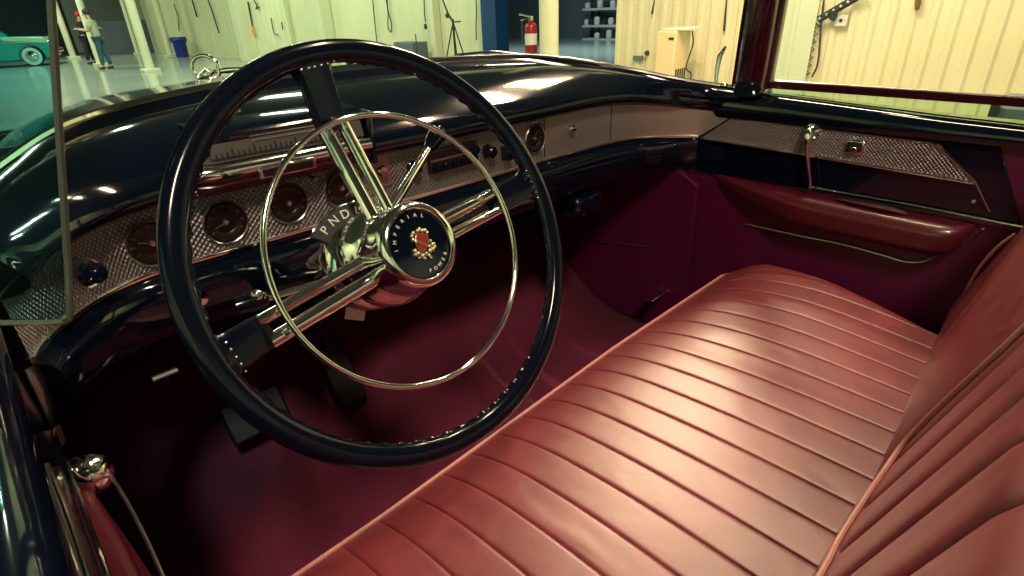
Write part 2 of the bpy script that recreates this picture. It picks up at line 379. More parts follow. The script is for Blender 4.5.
# small knob at the far left of the fascia
c = at(88, 273, 'y', .335); nn = V((sin(radians(38)), -cos(radians(38)), 0))
MB().lathe([(0, .020), (.009, .019), (.0125, .014), (.0125, .004), (.016, .001), (.016, 0)], c, nn, 28).ob('light_knob', 'black_plastic', dash)
MB().lathe([(.0155, .001), (.018, .002), (.018, -.004)], c, nn, 28).ob('knob_bezel', 'satin', dash)
# lighter plate
a0 = at(362, 160, 'y', .417); a1 = at(389, 152, 'y', .417); a2 = at(393, 183, 'y', .417); a3 = at(366, 190, 'y', .417)
pc = (a0+a2)/2
lp = MB().box(pc+V((0, .001, 0)), (.048, .006, .058)).ob('ash_tray', 'plain_brown', dash, bevel=.002) if False else None
M['plain_brown'] = principled('rosy_satin', (.34, .24, .24), .35, .7)
lp = MB().box(pc+V((.004, .0015, -.001)), (.044, .005, .060)).ob('ash_tray', 'plain_brown', dash, bevel=.002)
MB().lathe([(0, .014), (.008, .0135), (.0105, .010), (.007, .004), (.009, 0)], pc+V((.004, -.001, .002)), (0, -1, 0), 24).ob('tray_knob', 'chrome', lp)
# radio
rc = at(453, 157, 'y', .412)
radio = MB().box(rc, (.122, .012, .044)).ob('radio', 'dull_black', dash, bevel=.003)
MB().box(rc+V((0, -.0065, .003)), (.118, .003, .0035)).ob('radio_trim', 'satin', radio)
for i in range(5):
    MB().box(rc+V((-.046+.023*i, -.009, -.011)), (.018, .010, .012)).ob('radio_button', 'black_plastic', radio, bevel=.0015)
b = MB().box(rc+V((0, -.0068, .014)), (.110, .001, .012)); b.ob('radio_scale', 'gauge', radio)
for px, py, r in ((412, 167, .0105), (470, 149, .0105), (487, 151, .0125)):
    MB().lathe([(0, .024), (r*.7, .0235), (r*.95, .020), (r*.95, .006), (r*1.15, .004), (r*1.15, 0)], at(px, py, 'y', .418), (0, -1, 0), 20).ob('radio_knob', 'black_plastic', dash)
c = at(506, 150, 'y', .418); MB().box(c+V((-.006, -.010, -.004)), (.020, .022, .030)).ob('heater_lever', 'black_plastic', dash, bevel=.003)
c = at(306, 174, 'y', .415); MB().tube([c, c+V((0, -.015, -.002)), c+V((.003, -.026, -.006))], [.003, .0035, .0045], 10).ob('trip_knob', 'satin', dash)
# speedometer pod over the gauges
X0, X1 = -.457, -.178
def pod(rows, mat, name, par, x0=X0, x1=X1, angle=50):
    n = 12; rr = []
    for (y, z) in rows:
        rr.append([V((lerp(x0, x1, i/n), y+(.012 if i == 0 else 0), z)) for i in range(n+1)])
    b = MB().grid(rr)
    for xx in (x0, x1): b.face([b.addv([(xx, y, z)]) for (y, z) in rows])
    return b.ob(name, mat, par, angle=angle)
sp = pod([(.46, 1.060), (.405, 1.057), (.388, 1.051), (.384, 1.045), (.386, 1.040), (.40, 1.038), (.45, 1.036)], 'black', 'speedometer_hood', dash, -.435, X1)
pod([(.40, 1.040), (.384, 1.037), (.377, 1.013), (.383, 1.011), (.42, 1.01)], 'grey_lens', 'speedometer_lens', dash, X0+.01, X1-.008)
pod([(.42, 1.0115), (.378, 1.0110), (.371, 1.006), (.368, .998), (.371, .991), (.378, .988), (.42, .987)], 'chrome', 'pod_bar', dash, X0, X1)
pod([(.42, .988), (.382, .987), (.378, .981), (.383, .971), (.393, .966), (.42, .965)], 'dim_red', 'pod_underside', dash, X0, X1)
for k in range(33):
    pass
b = MB(); x = X0+.03
b.box(((X0+X1)/2, .3765, 1.0185), (X1-X0-.06, .0014, .0016), Z=(0, .28, .96), Y=(0, .96, -.28))
for k in range(29):
    x = lerp(X0+.03, X1-.03, k/28); hh = .011 if k % 4 == 0 else .007
    b.box((x, .3772+(.0015 if k % 4 == 0 else .0008), 1.0185+hh/2), (.0020, .0016, hh), Z=(0, .28, .96), Y=(0, .96, -.28))
b.ob('speed_mark', 'dull_black', dash, smooth=False)
b = MB().box((-.30, .3822, 1.0345), (.13, .0016, .0018), Z=(0, .28, .96), Y=(0, .96, -.28)); b.ob('dial_line', 'satin', dash)
# end cheek of the pod
MB().box(((X1+.004), .408, 1.008), (.010, .072, .088)).ob('pod_end', 'black', dash, bevel=.004)
MB().lathe([(0, .0), (.012, .0), (.0125, -.02)], (X1+.001, .383, .999), (1, 0, 0), 18).ob('pod_bar_cap', 'chrome', dash)
# trip window in the chrome bar
wc = at(287, 167, 'y', .372)
MB().box(wc+V((0, -.003, -.001)), (.090, .006, .018)).ob('odometer_frame', 'chrome', dash, bevel=.002)
MB().box(wc+V((0, -.0062, -.001)), (.078, .002, .011)).ob('odometer', 'gauge', dash)
# little controls under the panel
c = at(197, 298, 'y', .39); MB().lathe([(.011, 0), (.013, .006), (.010, .012), (0, .013)], c, (.3, -1, .1), 20).ob('starter_knob', 'chrome', dash)
c = at(164, 374, 'y', .40); hb = MB().tube([at(152, 379, 'y', .38), at(177, 369, 'y', .38)], .0042, 10, flat=1.4).ob('brake_release', 'satin', dash)
MB().tube([c+V((0, -.015, 0)), c+V((0, .03, -.02))], .004, 8).ob('release_rod', 'dull_black', hb)
for px, py in ((567, 195), (588, 193)):
    pass
c = at(585, 200, 'y', .42); MB().box(c+V((0, .03, -.01)), (.11, .10, .055)).ob('heater_box', 'black', dash, bevel=.012)

# ------------------------------------------------------------------ windshield
ws = thing('windshield', (0, .68, 1.08), 'curved clear windshield with a thin chrome lower moulding', 'windshield')
foot = [w for s, w in DS]
MB().tube([p+V((0, .004, .003)) for p in foot], .0062, 8).ob('lower_moulding', 'chrome', ws)
top = [V((p.x*.93+.0015, p.y-.235 if abs(p.x) < 2 else 0, p.z+.40)) for p in foot]
top = [V((p.x*.93, max(p.y-.24, -.02+.1*abs(p.x)), 1.44)) for p in foot]
MB().grid([[p+V((0, .006, .006)) for p in foot], [p.lerp(q, .33)+V((0, .012, 0)) for p, q in zip(foot, top)], [p.lerp(q, .66)+V((0, .012, 0)) for p, q in zip(foot, top)], top]).ob('windshield_glass', 'glass', ws)
MB().tube(top, .017, 10).ob('header_rail', 'chrome', ws)
# right windshield pillar
pl_ = thing('windshield_pillar', (.83, .19, .98), 'dark red painted windshield pillar with a chrome foot, above the passenger door', 'pillar')
def pillar(x, y, sgn, par, m_):
    rows = []
    for k in range(6):
        z = lerp(.975, 1.46, k/5); yy = y-(z-.98)*.05; xx = x-sgn*(z-.98)*.07
        rows.append([V((xx-sgn*.018, yy-.050, z)), V((xx-sgn*.030, yy-.030, z)), V((xx-sgn*.034, yy-.005, z)), V((xx-sgn*.028, yy+.022, z)), V((xx-sgn*.005, yy+.042, z)), V((xx+sgn*.022, yy+.030, z)), V((xx+sgn*.026, yy-.03, z)), V((xx+sgn*.010, yy-.052, z))])
    MB().grid(rows, closed_u=True).ob('pillar_post', m_, par, angle=70)
    # bead up the middle and chrome edge
    MB().tube([V((x-sgn*.026, y-.041, .985)), V((x-sgn*.026-sgn*.033, y-.041-.024, 1.46))], .0035, 8).ob('pillar_bead', 'satin', par)
    MB().tube([V((x-sgn*.016, y+.040, .985)), V((x-sgn*.016-sgn*.033, y+.040-.024, 1.46))], .0045, 8).ob('glass_channel', m_, par)
M['pillar'] = principled('maroon_enamel', (.035, .002, .010), .10, 0, .6)
pillar(.838, .190, 1, pl_, 'pillar')
MB().lathe([(.056, -.012), (.052, .0), (.044, .010), (.038, .018), (.034, .022)], (.835, .188, .985), (0, 0, 1), 28).ob('pillar_foot', 'black', pl_)
b = MB().sphere((.790, .130, .988), .012, 8, (1.2, .9, .6)); b.sphere((.80, .245, .995), .011, 8, (1, 1.2, .6)); b.ob('foot_cap', 'chrome', pl_)
# wiper / bright stay on the outside near the pillar
b = MB().tube([at(716, 83, 'x', .84), at(717, 70, 'x', .845), at(720, 56, 'x', .85), at(726, 46, 'x', .85)], [.004, .006, .007, .003], 8); b.ob('windlace_clip', 'chrome', pl_)
pl2 = thing('windshield_pillar', (-.81, .17, .98), 'windshield pillar at the driver side, left of the frame edge', 'pillar')
pillar(-.815, .17, -1, pl2, 'pillar')

# ------------------------------------------------------------------ passenger door
DX = .79
pd = thing('passenger_door', (.85, -.05, .3), 'passenger door with silver trim strip, chrome handle and padded maroon armrest', 'car door')
led = [(.985, .80), (.985, .90), (.968, .945), (.935, .970), (.885, .982), (.845, .984), (.842, .970), (.824, .970), (.821, .985), (.808, .984), (.795, .974), (.787, .955), (.785, .935), (.788, .916), (.800, .914)]
def ext(prof, ys, name, mat, par, angle=50, fall=False):
    fk = lambda y: lerp(.92, .50, min(1, max(0, (.15-y)/.52))) if fall else 1
    return MB().grid([[V((x, y, .916+(z-.916)*fk(y) if z > .916 else z)) for (x, z) in prof] for y in ys]).ob(name, mat, par, angle=angle)
ext(led, [.27, .1, -.1, -.25, -.44], 'door_ledge', 'black', pd, fall=True)
# black ground behind the trims and the upholstered panel under it
def yz(poly, x0, x1): return [V((x0, y, z)) for y, z in poly]
MB().prism(yz([(.300, .918), (-.345, .918), (-.42, .768), (.300, .762)], DX+.006, 0), V((.03, 0, 0))).ob('door_upper_panel', 'black', pd, bevel=.002)
tr = [(.282, .860), (.203, .920), (.150, .9145), (-.228, .9065), (-.245, .902), (-.255, .894), (-.322, .842), (-.30, .8405), (.101, .8545)]
dt = MB().prism(yz(tr, DX, 0), V((.008, 0, 0))).ob('door_trim', 'door_silver', pd, bevel=.0012)
MB().tube([V((DX-.001, .286, .857)), V((DX-.001, .101, .8525)), V((DX-.001, -.326, .8385))], .0036, 8).ob('trim_bead', 'chrome', pd)
MB().tube([V((DX, .2, .920)), V((DX, .150, .9155)), V((DX, -.228, .9075)), V((DX, -.247, .903)), V((DX, -.258, .893)), V((DX, -.326, .842)), V((DX, -.366, .785))], .0016, 6).ob('trim_edge', 'satin', pd)
MB().lathe([(0, .003), (.004, .002), (.0045, 0)], (DX+.003, -.335, .800), (-1, 0, 0), 12).ob('trim_screw', 'satin', pd)
MB().tube([V((DX+.002, -.02, .773)), V((DX+.001, -.1, .7725)), V((DX, -.243, .772)), V((DX, -.425, .7655))], .0032, 8).ob('lower_bead', 'chrome', pd)
# vinyl panel with a rear edge
pan = [V((DX+.012, y, z)) for y, z in [(.33, .765), (-.50, .765), (-.50, .30), (.36, .30)]]
MB().prism(pan, V((.03, 0, 0))).ob('door_panel', 'vinyl', pd, bevel=.006, seg=3)
MB().prism([V((DX+.03, y, z)) for y, z in [(.30, .92), (-.345, .92), (-.42, .76), (-.42, .25), (.34, .25), (.34, .76)]], V((.14, 0, 0))).ob('door_shell', 'black', pd, bevel=.01)
# armrest: long pad, high at the front, fat in the middle
def armrest(sx, x, y0, y1, zt, par, m_='leather_trim', wd=.062):
    rows = []
    for k in range(33):
        q = k/32; y = lerp(y0, y1, q); fr = min(1, (q/.42))**.75 if q > 0 else 0; re = 1-max(0, (q-.86)/.14)**2.6
        e = max(.03, fr*max(0, re)**.5); wdt = wd*e; h = .082*max(.12, e**.8); top_ = zt-.004-.012*q
        sec = []
        for j in range(15):
            a = pi*j/14
            sec.append(V((x-sx*wdt*(sin(a)**.62), y, top_-h*.5+h*.5*(abs(cos(a))**.75)*(1 if cos(a) > 0 else -1))))
        rows.append(sec)
    b = MB().grid(rows); o = b.ob('armrest', m_, par, angle=80); return o
M['leather_trim'] = noise_bump(principled('dark_red_leather', (.085, .006, .018), .34, 0, .3), 90, .25, .001, 5)
ar = armrest(1, DX+.012, .24, -.352, .768, pd)
# finger recess of the pull
MB().tube([V((DX-.010, -.085, .760)), V((DX-.016, -.12, .759)), V((DX-.018, -.20, .757)), V((DX-.014, -.230, .755))], [.003, .0095, .0095, .003], 12, flat=.9).ob('pull_cup', 'dull_black', ar)
MB().tube([V((DX-.020, -.088, .762)), V((DX-.027, -.12, .762)), V((DX-.029, -.20, .760)), V((DX-.024, -.232, .757))], .0032, 8).ob('pull_rail', 'leather_trim', ar)
MB().tube([V((DX-.01, -.235, .769)), V((DX-.02, -.26, .764)), V((DX-.02, -.295, .758))], [.003, .006, .003], 10).ob('cup_shadow_gap', 'dull_black', ar) if False else None
MB().tube(cr([(DX+.008, .13, .640), (DX+.008, .0, .641), (DX+.008, -.112, .644), (DX+.008, -.20, .640), (DX+.008, -.251, .637), (DX+.008, -.29, .652), (DX+.006, -.343, .712), (DX+.004, -.362, .744)], 5), .0022, 8).ob('pocket_moulding', 'satin', pd)
MB().sphere((DX+.002, -.366, .747), .0045, 6).ob('moulding_cap', 'chrome', pd)
# inside handle
h0 = V((DX, .005, .905))
hd = MB().lathe([(.019, 0), (.0195, .006), (.014, .012), (.010, .020), (.0, .022)], h0, (-1, 0, 0), 28).ob('door_handle', 'chrome', pd)
hp = [h0+V((-.016, 0, .004)), h0+V((-.024, -.001, -.010)), h0+V((-.022, -.004, -.030)), h0+V((-.020, -.010, -.060)), h0+V((-.019, -.018, -.090)), h0+V((-.019, -.026, -.118)), h0+V((-.020, -.028, -.130))]
MB().tube(hp, [.009, .0095, .0075, .0055, .0042, .0040, .0045], 12).ob('handle_lever', 'chrome', hd)
s0 = V((DX, -.094, .882))
swt = MB().box(s0+V((-.002, 0, 0)), (.010, .040, .032)).ob('window_switch', 'chrome', pd, bevel=.004)
MB().box(s0+V((-.006, 0, 0)), (.004, .030, .022)).ob('switch_well', 'dull_black', swt, bevel=.002)
MB().box(s0+V((-.010, 0, -.004)), (.006, .016, .010)).ob('switch_toggle', 'chrome', swt, bevel=.002)
# raised strip of door glass under its top rail
wg = MB().grid([[V((.832, .150, .930)), V((.832, -.9, .915))], [V((.832, .150, 1.004)), V((.832, -.9, .996))]]).ob('window_glass', 'green_glass', pd, thick=.004)
MB().prism([V((.824, .150, .991)), V((.824, .150, 1.008)), V((.824, -.9, .998)), V((.824, -.9, .980))], V((.014, 0, 0))).ob('window_rail', 'pillar', pd, bevel=.002)
MB().tube([V((.828, .150, 1.0085)), V((.828, -.3, 1.0035)), V((.828, -.9, .9985))], .0028, 8).ob('rail_top', 'satin', pd)

# ------------------------------------------------------------------ driver door
dd = thing('driver_door', (-.80, -.1, .3), 'black driver door below the camera with chrome lever and maroon armrest', 'car door')
led2 = [(-.96, .80), (-.96, .90), (-.940, .945), (-.905, .968), (-.86, .976), (-.80, .977), (-.75, .976), (-.720, .972), (-.704, .962), (-.698, .945), (-.699, .925), (-.706, .914)]
ext(led2, [.24, .1, -.1, -.3, -.6, -.9], 'door_ledge', 'black', dd)
MB().prism([V((-.704, y, z)) for y, z in [(.275, .92), (-.9, .92), (-.9, .765), (.285, .765)]], V((-.02, 0, 0))).ob('door_upper_panel', 'black', dd, bevel=.002)
MB().tube([V((-.703, .282, .768)), V((-.701, .15, .768)), V((-.701, -.3, .765)), V((-.701, -.9, .765))], .0022, 8).ob('lower_bead', 'chrome', dd)
MB().prism([V((-.712, y, z)) for y, z in [(.285, .765), (-.9, .765), (-.9, .30), (.285, .30)]], V((-.03, 0, 0))).ob('door_panel', 'vinyl', dd, bevel=.006)
MB().prism([V((-.744, y, z)) for y, z in [(.24, .92), (-.9, .92), (-.9, .25), (.30, .25)]], V((-.19, 0, 0))).ob('door_shell', 'black', dd, bevel=.01)
ar2 = armrest(-1, -.704, .255, -.38, .752, dd, 'leather_trim', .034)
MB().lathe([(0, .030), (.010, .029), (.020, .022), (.024, .010), (.025, .0), (.021, -.008), (.019, -.020)], (-.690, .205, .742), (.10, -.62, .45), 28).ob('door_handle', 'chrome', dd)
MB().tube(cr([(-.684, .235, .735), (-.674, .20, .742), (-.669, .13, .748), (-.667, .05, .750), (-.6675, -.03, .750), (-.668, -.15, .75)], 5), .0018, 8).ob('armrest_bead', 'satin', dd)
MB().tube([V((-.7025, -.05+.078*cos(a), .880+.022*sin(a))) for a in [2*pi*k/32 for k in range(32)]], .0016, 6, closed=True).ob('window_switch', 'satin', dd)
MB().grid([[V((-.688, .268, .862)), V((-.700, .262, .862))], [V((-.692, .285, .80)), V((-.702, .275, .80))], [V((-.699, .296, .74)), V((-.706, .285, .74))]]).ob('hinge_garnish', 'plain_silver', dd, thick=.003)
# vent wing standing open in front of the door ledge
vp0 = V((-.653, .002, 1.002)); vd = V((-.670, .742, 0)).normalized(); vt = at_plane(51, 0, (-.653, .002, 1.0), (.742, .670, 0))
vtop = vt+(vt-vp0)*.55
gl_p = [vp0+V((0, 0, .012)), vp0+vd*.012, vp0+vd*.30, vp0+vd*.30+V((0, 0, .32)), vtop]
vw = thing('vent_window', vp0+vd*.15, 'blue tinted vent window pane standing open at the left edge', 'vent window')
vn = vd.cross(V((0, 0, 1)))
MB().prism(gl_p, vn*.005).ob('vent_glass', 'blue_glass', vw, smooth=False)
MB().tube(cr([vp0+vd*.30, vp0+vd*.15, vp0+vd*.02, vp0+vd*.003+V((0, 0, .004)), vp0+(vtop-vp0)*.06, vp0+(vtop-vp0)*.5, vtop], 4), .0022, 8).ob('vent_edge', 'edge_grey', vw)
MB().tube([V((-.80, .15, .975)), vp0+vd*.17+V((0, 0, -.002))], .006, 8).ob('vent_pivot', 'chrome', vw)

# ------------------------------------------------------------------ car body
cb = thing('car_body', (.02, .6, GZ), 'black convertible body around the red cabin, bonnet stretching ahead of the windshield', 'car')
rows = []
for j in range(15):
    q = j/14; y = lerp(.62, 2.15, q); row = []
    for i in range(25):
        xs = lerp(-1, 1, i/24); w_ = lerp(.80, .70, q)
        base = 1.075-.075*q-.05*q**4
        z = base-.002-.19*abs(xs)**3.6+.010*math.exp(-(xs/.10)**2)*min(1, q*4)-.16*max(0, abs(xs)-.86)
        yy = y if j else lerp(.655, .25, abs(xs)**3.2)
        row.append(V((.02+xs*w_, yy, z if j else 1.066-.075*abs(xs)**3)))
    rows.append(row)
MB().grid(rows).ob('hood', 'black', cb, thick=.006, sub=1)
for sg in (-1, 1):
    rows = []
    for j in range(12):
        q = j/11; y = lerp(.22, 2.3, q)
        cx = .02+sg*.87
        sec = [(.815-.10*q, .80-.05*q), (.84-.05*q, .86-.03*q), (.875-.02*q, .885-.02*q), (.93, .885), (.965, .85), (.98, .75), (.98, .5), (.96, .25)]
        rows.append([V((.02+sg*x, y, z-.0)) for x, z in sec])
    MB().grid(rows).ob('fender', 'black', cb, thick=.006)
MB().prism([V((.02-.74, 2.3, .25)), V((.02+.74, 2.3, .25)), V((.02+.74, 2.3, .86)), V((.02-.74, 2.3, .86))], V((0, .05, 0))).ob('grille', 'chrome', cb, bevel=.01)
# floor, tunnel, firewall, kick panels
rows = []
for j in range(9):
    y = [-.95, -.4, .1, .35, .50, .62, .72, .82, .90][j]; zf = [.22, .22, .22, .22, .225, .26, .33, .42, .52][j]
    rows.append([V((x, y, zf+h*max(0, 1-max(0, y-.45)*1.2))) for x, h in [(-.78, 0), (-.5, 0), (-.2, 0), (-.12, .03), (-.06, .075), (.03, .09), (.12, .075), (.18, .03), (.26, 0), (.5, 0), (.79, 0)]])
MB().grid(rows).ob('cabin_floor', 'carpet', cb, thick=.01)
MB().prism([V((-.80, .90, .2)), V((.83, .90, .2)), V((.83, .90, 1.0)), V((-.80, .90, 1.0))], V((0, .02, 0))).ob('firewall', 'dull_black', cb)
MB().prism([V((.765, y, z)) for y, z in [(.27, .24), (.90, .24), (.90, .80), (.40, .80), (.27, .73)]], V((.02, 0, 0))).ob('kick_panel', 'vinyl', cb, bevel=.0015)
MB().prism([V((-.735, y, z)) for y, z in [(.30, .24), (.90, .24), (.90, .80), (.42, .80), (.30, .73)]], V((-.02, 0, 0))).ob('kick_panel', 'vinyl', cb, bevel=.006)
MB().tube([at(597, 242, 'x', .764), at(655, 247, 'x', .764)], .0022, 6).ob('kick_moulding', 'satin', cb)
b = MB().box(at(668, 293, 'x', .765)+V((-.03, .02, 0)), (.10, .035, .008)); b.ob('sill_plate', 'chrome', cb, bevel=.003)
# pedals
pdl = MB()
for x, w in ((-.40, .13), (-.19, .07)):
    pdl = MB().box((x, .66, .40), (w, .02, .09 if w > .1 else .16), Y=(0, .8, -.6), Z=(0, .6, .8)).ob('pedal', 'dull_black', cb, bevel=.006)
    MB().tube([V((x, .665, .42)), V((x, .74, .52)), V((x, .76, .72))], .009, 8).ob('pedal_arm', 'dull_black', pdl)
# body side behind the passenger door
qp = [V((DX+.010, y, z)) for y, z in [(-.30, .918), (-1.3, .918), (-1.3, .30), (-.51, .30), (-.51, .765), (-.36, .765)]]
MB().prism(qp, V((.03, 0, 0))).ob('quarter_trim', 'vinyl', cb, bevel=.004)
ext([(x, z) for x, z in led], [-.445, -.6, -.9, -1.3], 'quarter_ledge', 'black', cb, fall=True)
ext(led2, [-.91, -1.1, -1.3], 'quarter_ledge', 'black', cb)
MB().prism([V((-.8, -1.35, .2)), V((.85, -1.35, .2)), V((.85, -1.35, .96)), V((-.8, -1.35, .96))], V((0, -.9, 0))).ob('rear_deck', 'black', cb, bevel=.03)
# hood ornament
oc = at(206, 69, 'y', 2.02)
orn = thing('hood_ornament', (oc.x, 2.02, .985), 'chrome ringed hood ornament far out on the bonnet', 'hood ornament')
R_ = .052
oX = V((.72, -.69, 0)); oZ = V((0, 0, 1)); oY = oZ.cross(oX)
b = MB().tube([oc+oX*R_*cos(a)+oZ*R_*.92*sin(a) for a in [2*pi*k/40 for k in range(40)]], .0075, 10, closed=True); b.ob('ornament_ring', 'chrome', orn)
b = MB().sphere(oc+V((0, 0, -.035)), .020, 8, (1.8, 1.6, .8)); b.tube([oc+V((0, 0, -.03)), oc+oX*.04+V((0, 0, .0)), oc+oX*.045+oZ*.02], [.012, .008, .004], 8)
b.tube([oc+oX*-.03+oZ*-.02, oc+oZ*.0, oc+oX*.02+oZ*-.02], [.006, .009, .006], 8); b.tube([oc+V((0, 0, -.04)), V((oc.x, oc.y, .985))], [.016, .022], 10); b.ob('ornament_bird', 'chrome', orn)
MB().tube([oc+oX*.02+oZ*-.012, oc+oX*.08+oZ*-.008, oc+oX*.16+oZ*-.006, oc+oX*.20+oZ*-.012], [.006, .011, .008, .003], 10, flat=.6).ob('ornament_wing', 'chrome', orn)
# wipers lying at the windshield foot
for (x0, x1, lab) in ((.10, .42, 'left one of the two wiper blades along the windshield foot, nearer the wheel'), (.52, .74, 'right wiper arm at the windshield foot towards the pillar')): pass
wi = MB(); wi.tube([V((.20, .730, 1.083)), V((.32, .722, 1.090)), V((.47, .675, 1.086))], [.0022, .0035, .0022], 8); wi.tube([V((.49, .66, 1.078)), V((.40, .70, 1.095)), V((.30, .726, 1.094))], [.006, .003, .0022], 8)
wi = wi.ob('wiper', 'chrome', None); tag(wi, 'thin chrome wiper resting at the foot of the windshield', 'wiper')

# ------------------------------------------------------------------ front bench seat
seat = thing('bench_seat', (.07, -.1, .25), 'wide red leather bench seat with lengthwise pleats and pale front welt', 'car seat')
SX0, SX1 = -.655, .785
PW = .0620
prof = [(.150, .36), (.140, .43), (.130, .485), (.122, .508), (.108, .517), (.090, .526), (.060, .538), (.02, .549), (-.03, .558), (-.10, .565), (-.17, .569), (-.24, .570), (-.31, .569), (-.42, .566)]
prof_c = [(p.y, p.z) for p in cr([(0, a, c) for a, c in prof], 3)]
def seat_x():
    xs = []; x = SX0
    k = 0
    while x < SX1-.001:
        for t in (0, .012, .03, .06, .12, .3, .5, .7, .88, .94, .97, .988):
            xx = x+PW*t
            if xx <= SX1: xs.append((xx, t))
        x += PW; k += 1
    xs.append((SX1, .5)); return xs
XS = seat_x()
def roll(x, y=0):                             # the cushion rolls down towards the doors
    st = lerp(.690, .575, min(1, max(0, (.05-y)/.42)))
    d = max(0, x-st); e = max(0, (-.56)-x)
    return -2.6*d*d-.30*d-3.0*e*e
def welt_z(x): return .508+(-.009 if x < -.4 else lerp(-.009, .017, min(1, max(0, (x+.4)/.6))))-.508+0
rows = []
for (y, z) in prof_c:
    row = []
    for (x, t) in XS:
        g = 1-abs(2*t-1)**22
        up = min(1, max(0, (z-.500)/.03))
        sag = .003*sin(x*7.3+1.1)*sin(y*9-.4)
        row.append(V((x, y, z+.0034*(g-1)*(.25+.75*up)+welt_z(x)+roll(x, y)+sag*up+.024*min(1, max(0, (x-.25)/.42))*min(1, max(0, (.112-y)/.09))*min(1, max(0, (y+.38)/.25)))))
    rows.append(row)
cu = MB().grid(rows).ob('seat_cushion', 'leather', seat, angle=180)
MB().box((.07, -.12, .37), (1.34, .50, .22)).ob('seat_base', 'vinyl', seat, bevel=.02)
MB().tube([V((lerp(SX0, SX1-.01, k/60), .1235, .5095+welt_z(lerp(SX0, SX1, k/60))+roll(lerp(SX0, SX1, k/60), .12)*.6)) for k in range(59)]+[V((SX1-.012, .112, .502)), V((SX1-.004, .09, .486)), V((SX1-.002, .06, .476))], .0034, 8).ob('front_welt', 'welt', seat)
# backrests: a casing whose pleated panel sits inside a plain border
LEAN = .32
def face_y(z, y0): return y0-LEAN*(z-.57)
def backrest(x0, x1, zb, zt, y0, px1, pz, npl, thick, skew=0):
    xs = [x0+(x1-x0)*k/6*.1 for k in range(6)]; k = 0
    xs = []; pw = (px1-(x0+.02))/max(1, npl)
    xs += [x0, x0+.004, x0+.01, x0+.016]
    base = [(x, 0, 0) for x in xs]
    for k in range(npl):
        for t in (0, .02, .06, .15, .35, .5, .65, .85, .94, .98): base.append((x0+.02+pw*(k+t), t, 1))
    for q in range(9): base.append((lerp(px1, x1, q/8), 0, 0))
    zs = [zb, zb+.004, zb+.012, zb+.024]+[lerp(zb+.04, zt-.03, k/24) for k in range(25)]+[zt-.018, zt-.008, zt]
    rows = []
    for z in zs:
        row = []
        for (x, t, inp) in base:
            e = min(1, min(x-x0, x1-x)/.030); ez = min(1, (zt-z)/.05); eb = min(1, (z-zb)/.03)
            edge = (1-(1-max(0, e))**2.4)*(1-(1-max(0, ez))**2.4)*(1-(1-max(0, eb))**2)
            m_ = 0
            if inp and npl:
                # distance inside the rounded panel corner
                cx_, cz_ = px1-.055, pz+.045; dx, dz_ = max(0, x-cx_), max(0, cz_-z)
                ins = 1-math.hypot(dx/.055, dz_/.045); m_ = min(1, max(0, ins)/.25)
            b_ = (.0085*(1-abs(2*t-1)**8)+.010)*m_
            row.append(V((x, face_y(z, y0+skew*(x-x0))-.028+.028*edge+b_, z)))
        rows.append(row)
    b = MB().grid(rows)
    back = [[V((p.x, face_y(p.z, y0)-thick, p.z)) for p in r] for r in rows]
    b.grid(back)
    for e_ in (0, -1): b.grid([[r[e_] for r in rows], [r[e_] for r in back]])
    b.grid([rows[0], back[0]]); b.grid([rows[-1], back[-1]])
    return b.ob('backrest', 'leather', seat, angle=60)
backrest(-.655, .040, .560, 1.00, -.386, .004, .702, 9, .14)
backrest(.052, .757, .560, .975, -.388, .70, .60, 0, .14, .045)
w1 = [at_plane(x, y, (0, -.402, .654), (0, 1, LEAN)) for x, y in [(835, 576), (850, 545), (875, 505), (895, 475), (915, 447), (950, 412), (985, 380), (1024, 345)]]
w1 = [w1[0]+V((-.38, 0, -.004)), w1[0]+V((-.15, 0, -.003))]+w1+[w1[-1]+V((0, -.026, .08))]
w1 = [V((p.x, face_y(p.z, -.386)+.0205, p.z)) for p in cr(w1, 6)]
MB().tube(w1, .0030, 8).ob('backrest_welt', 'welt', seat)
w2 = cr([(.742, -.378, .548), (.741, -.376, .603), (.744, -.383, .671), (.750, -.398, .724), (.757, -.418, .76)], 6)
MB().tube(w2, .0030, 8).ob('backrest_welt', 'welt', seat)

# ================================================================== THE HALL
def flat_noise(name, c1, c2, scale, rough, metal=0, bump=0, bd=.01, coat=0):
    mt = principled(name, c1, rough, metal, coat); noise_bump(mt, scale, bump, bd, 5, (c1, c2)); return mt
M['hall_floor'] = flat_noise('hall_floor', (.26, .33, .30), (.36, .42, .35), .35, .16, 0, .02, .01)
M['bay_floor'] = M['hall_floor']
M['cream_metal'] = flat_noise('cream_metal', (.66, .60, .37), (.72, .66, .43), .8, .45, 0, .02)
M['cream_wall'] = flat_noise('cream_wall', (.62, .64, .40), (.70, .71, .47), .5, .5, 0, .02)
M['column'] = principled('column_paint', (.66, .68, .48), .4)
M['dark_bay'] = principled('dark_bay', (.010, .014, .030), .7)
M['grey_wall'] = flat_noise('grey_wall', (.10, .13, .15), (.13, .16, .18), .6, .6)
M['mid_grey'] = flat_noise('mid_grey', (.22, .27, .24), (.27, .31, .27), .6, .6)
M['ceiling'] = flat_noise('ceiling_metal', (.016, .020, .026), (.024, .030, .036), .4, .6)
M['blue_paint'] = principled('blue_paint', (.004, .05, .16), .4)
M['freezer'] = principled('cream_enamel', (.80, .62, .36), .4)
M['freezer_side'] = M['freezer']
M['ext_red'] = principled('signal_red', (.22, .006, .015), .3)
M['label'] = principled('label_white', (.6, .6, .55), .5)
M['cable'] = principled('cable_black', (.02, .03, .03), .6)
M['orange'] = principled('orange_paint', (.7, .25, .05), .5)
M['brown'] = principled('brown_leather', (.22, .10, .03), .6)
M['bin_blue'] = principled('bin_blue', (.006, .02, .25), .45)
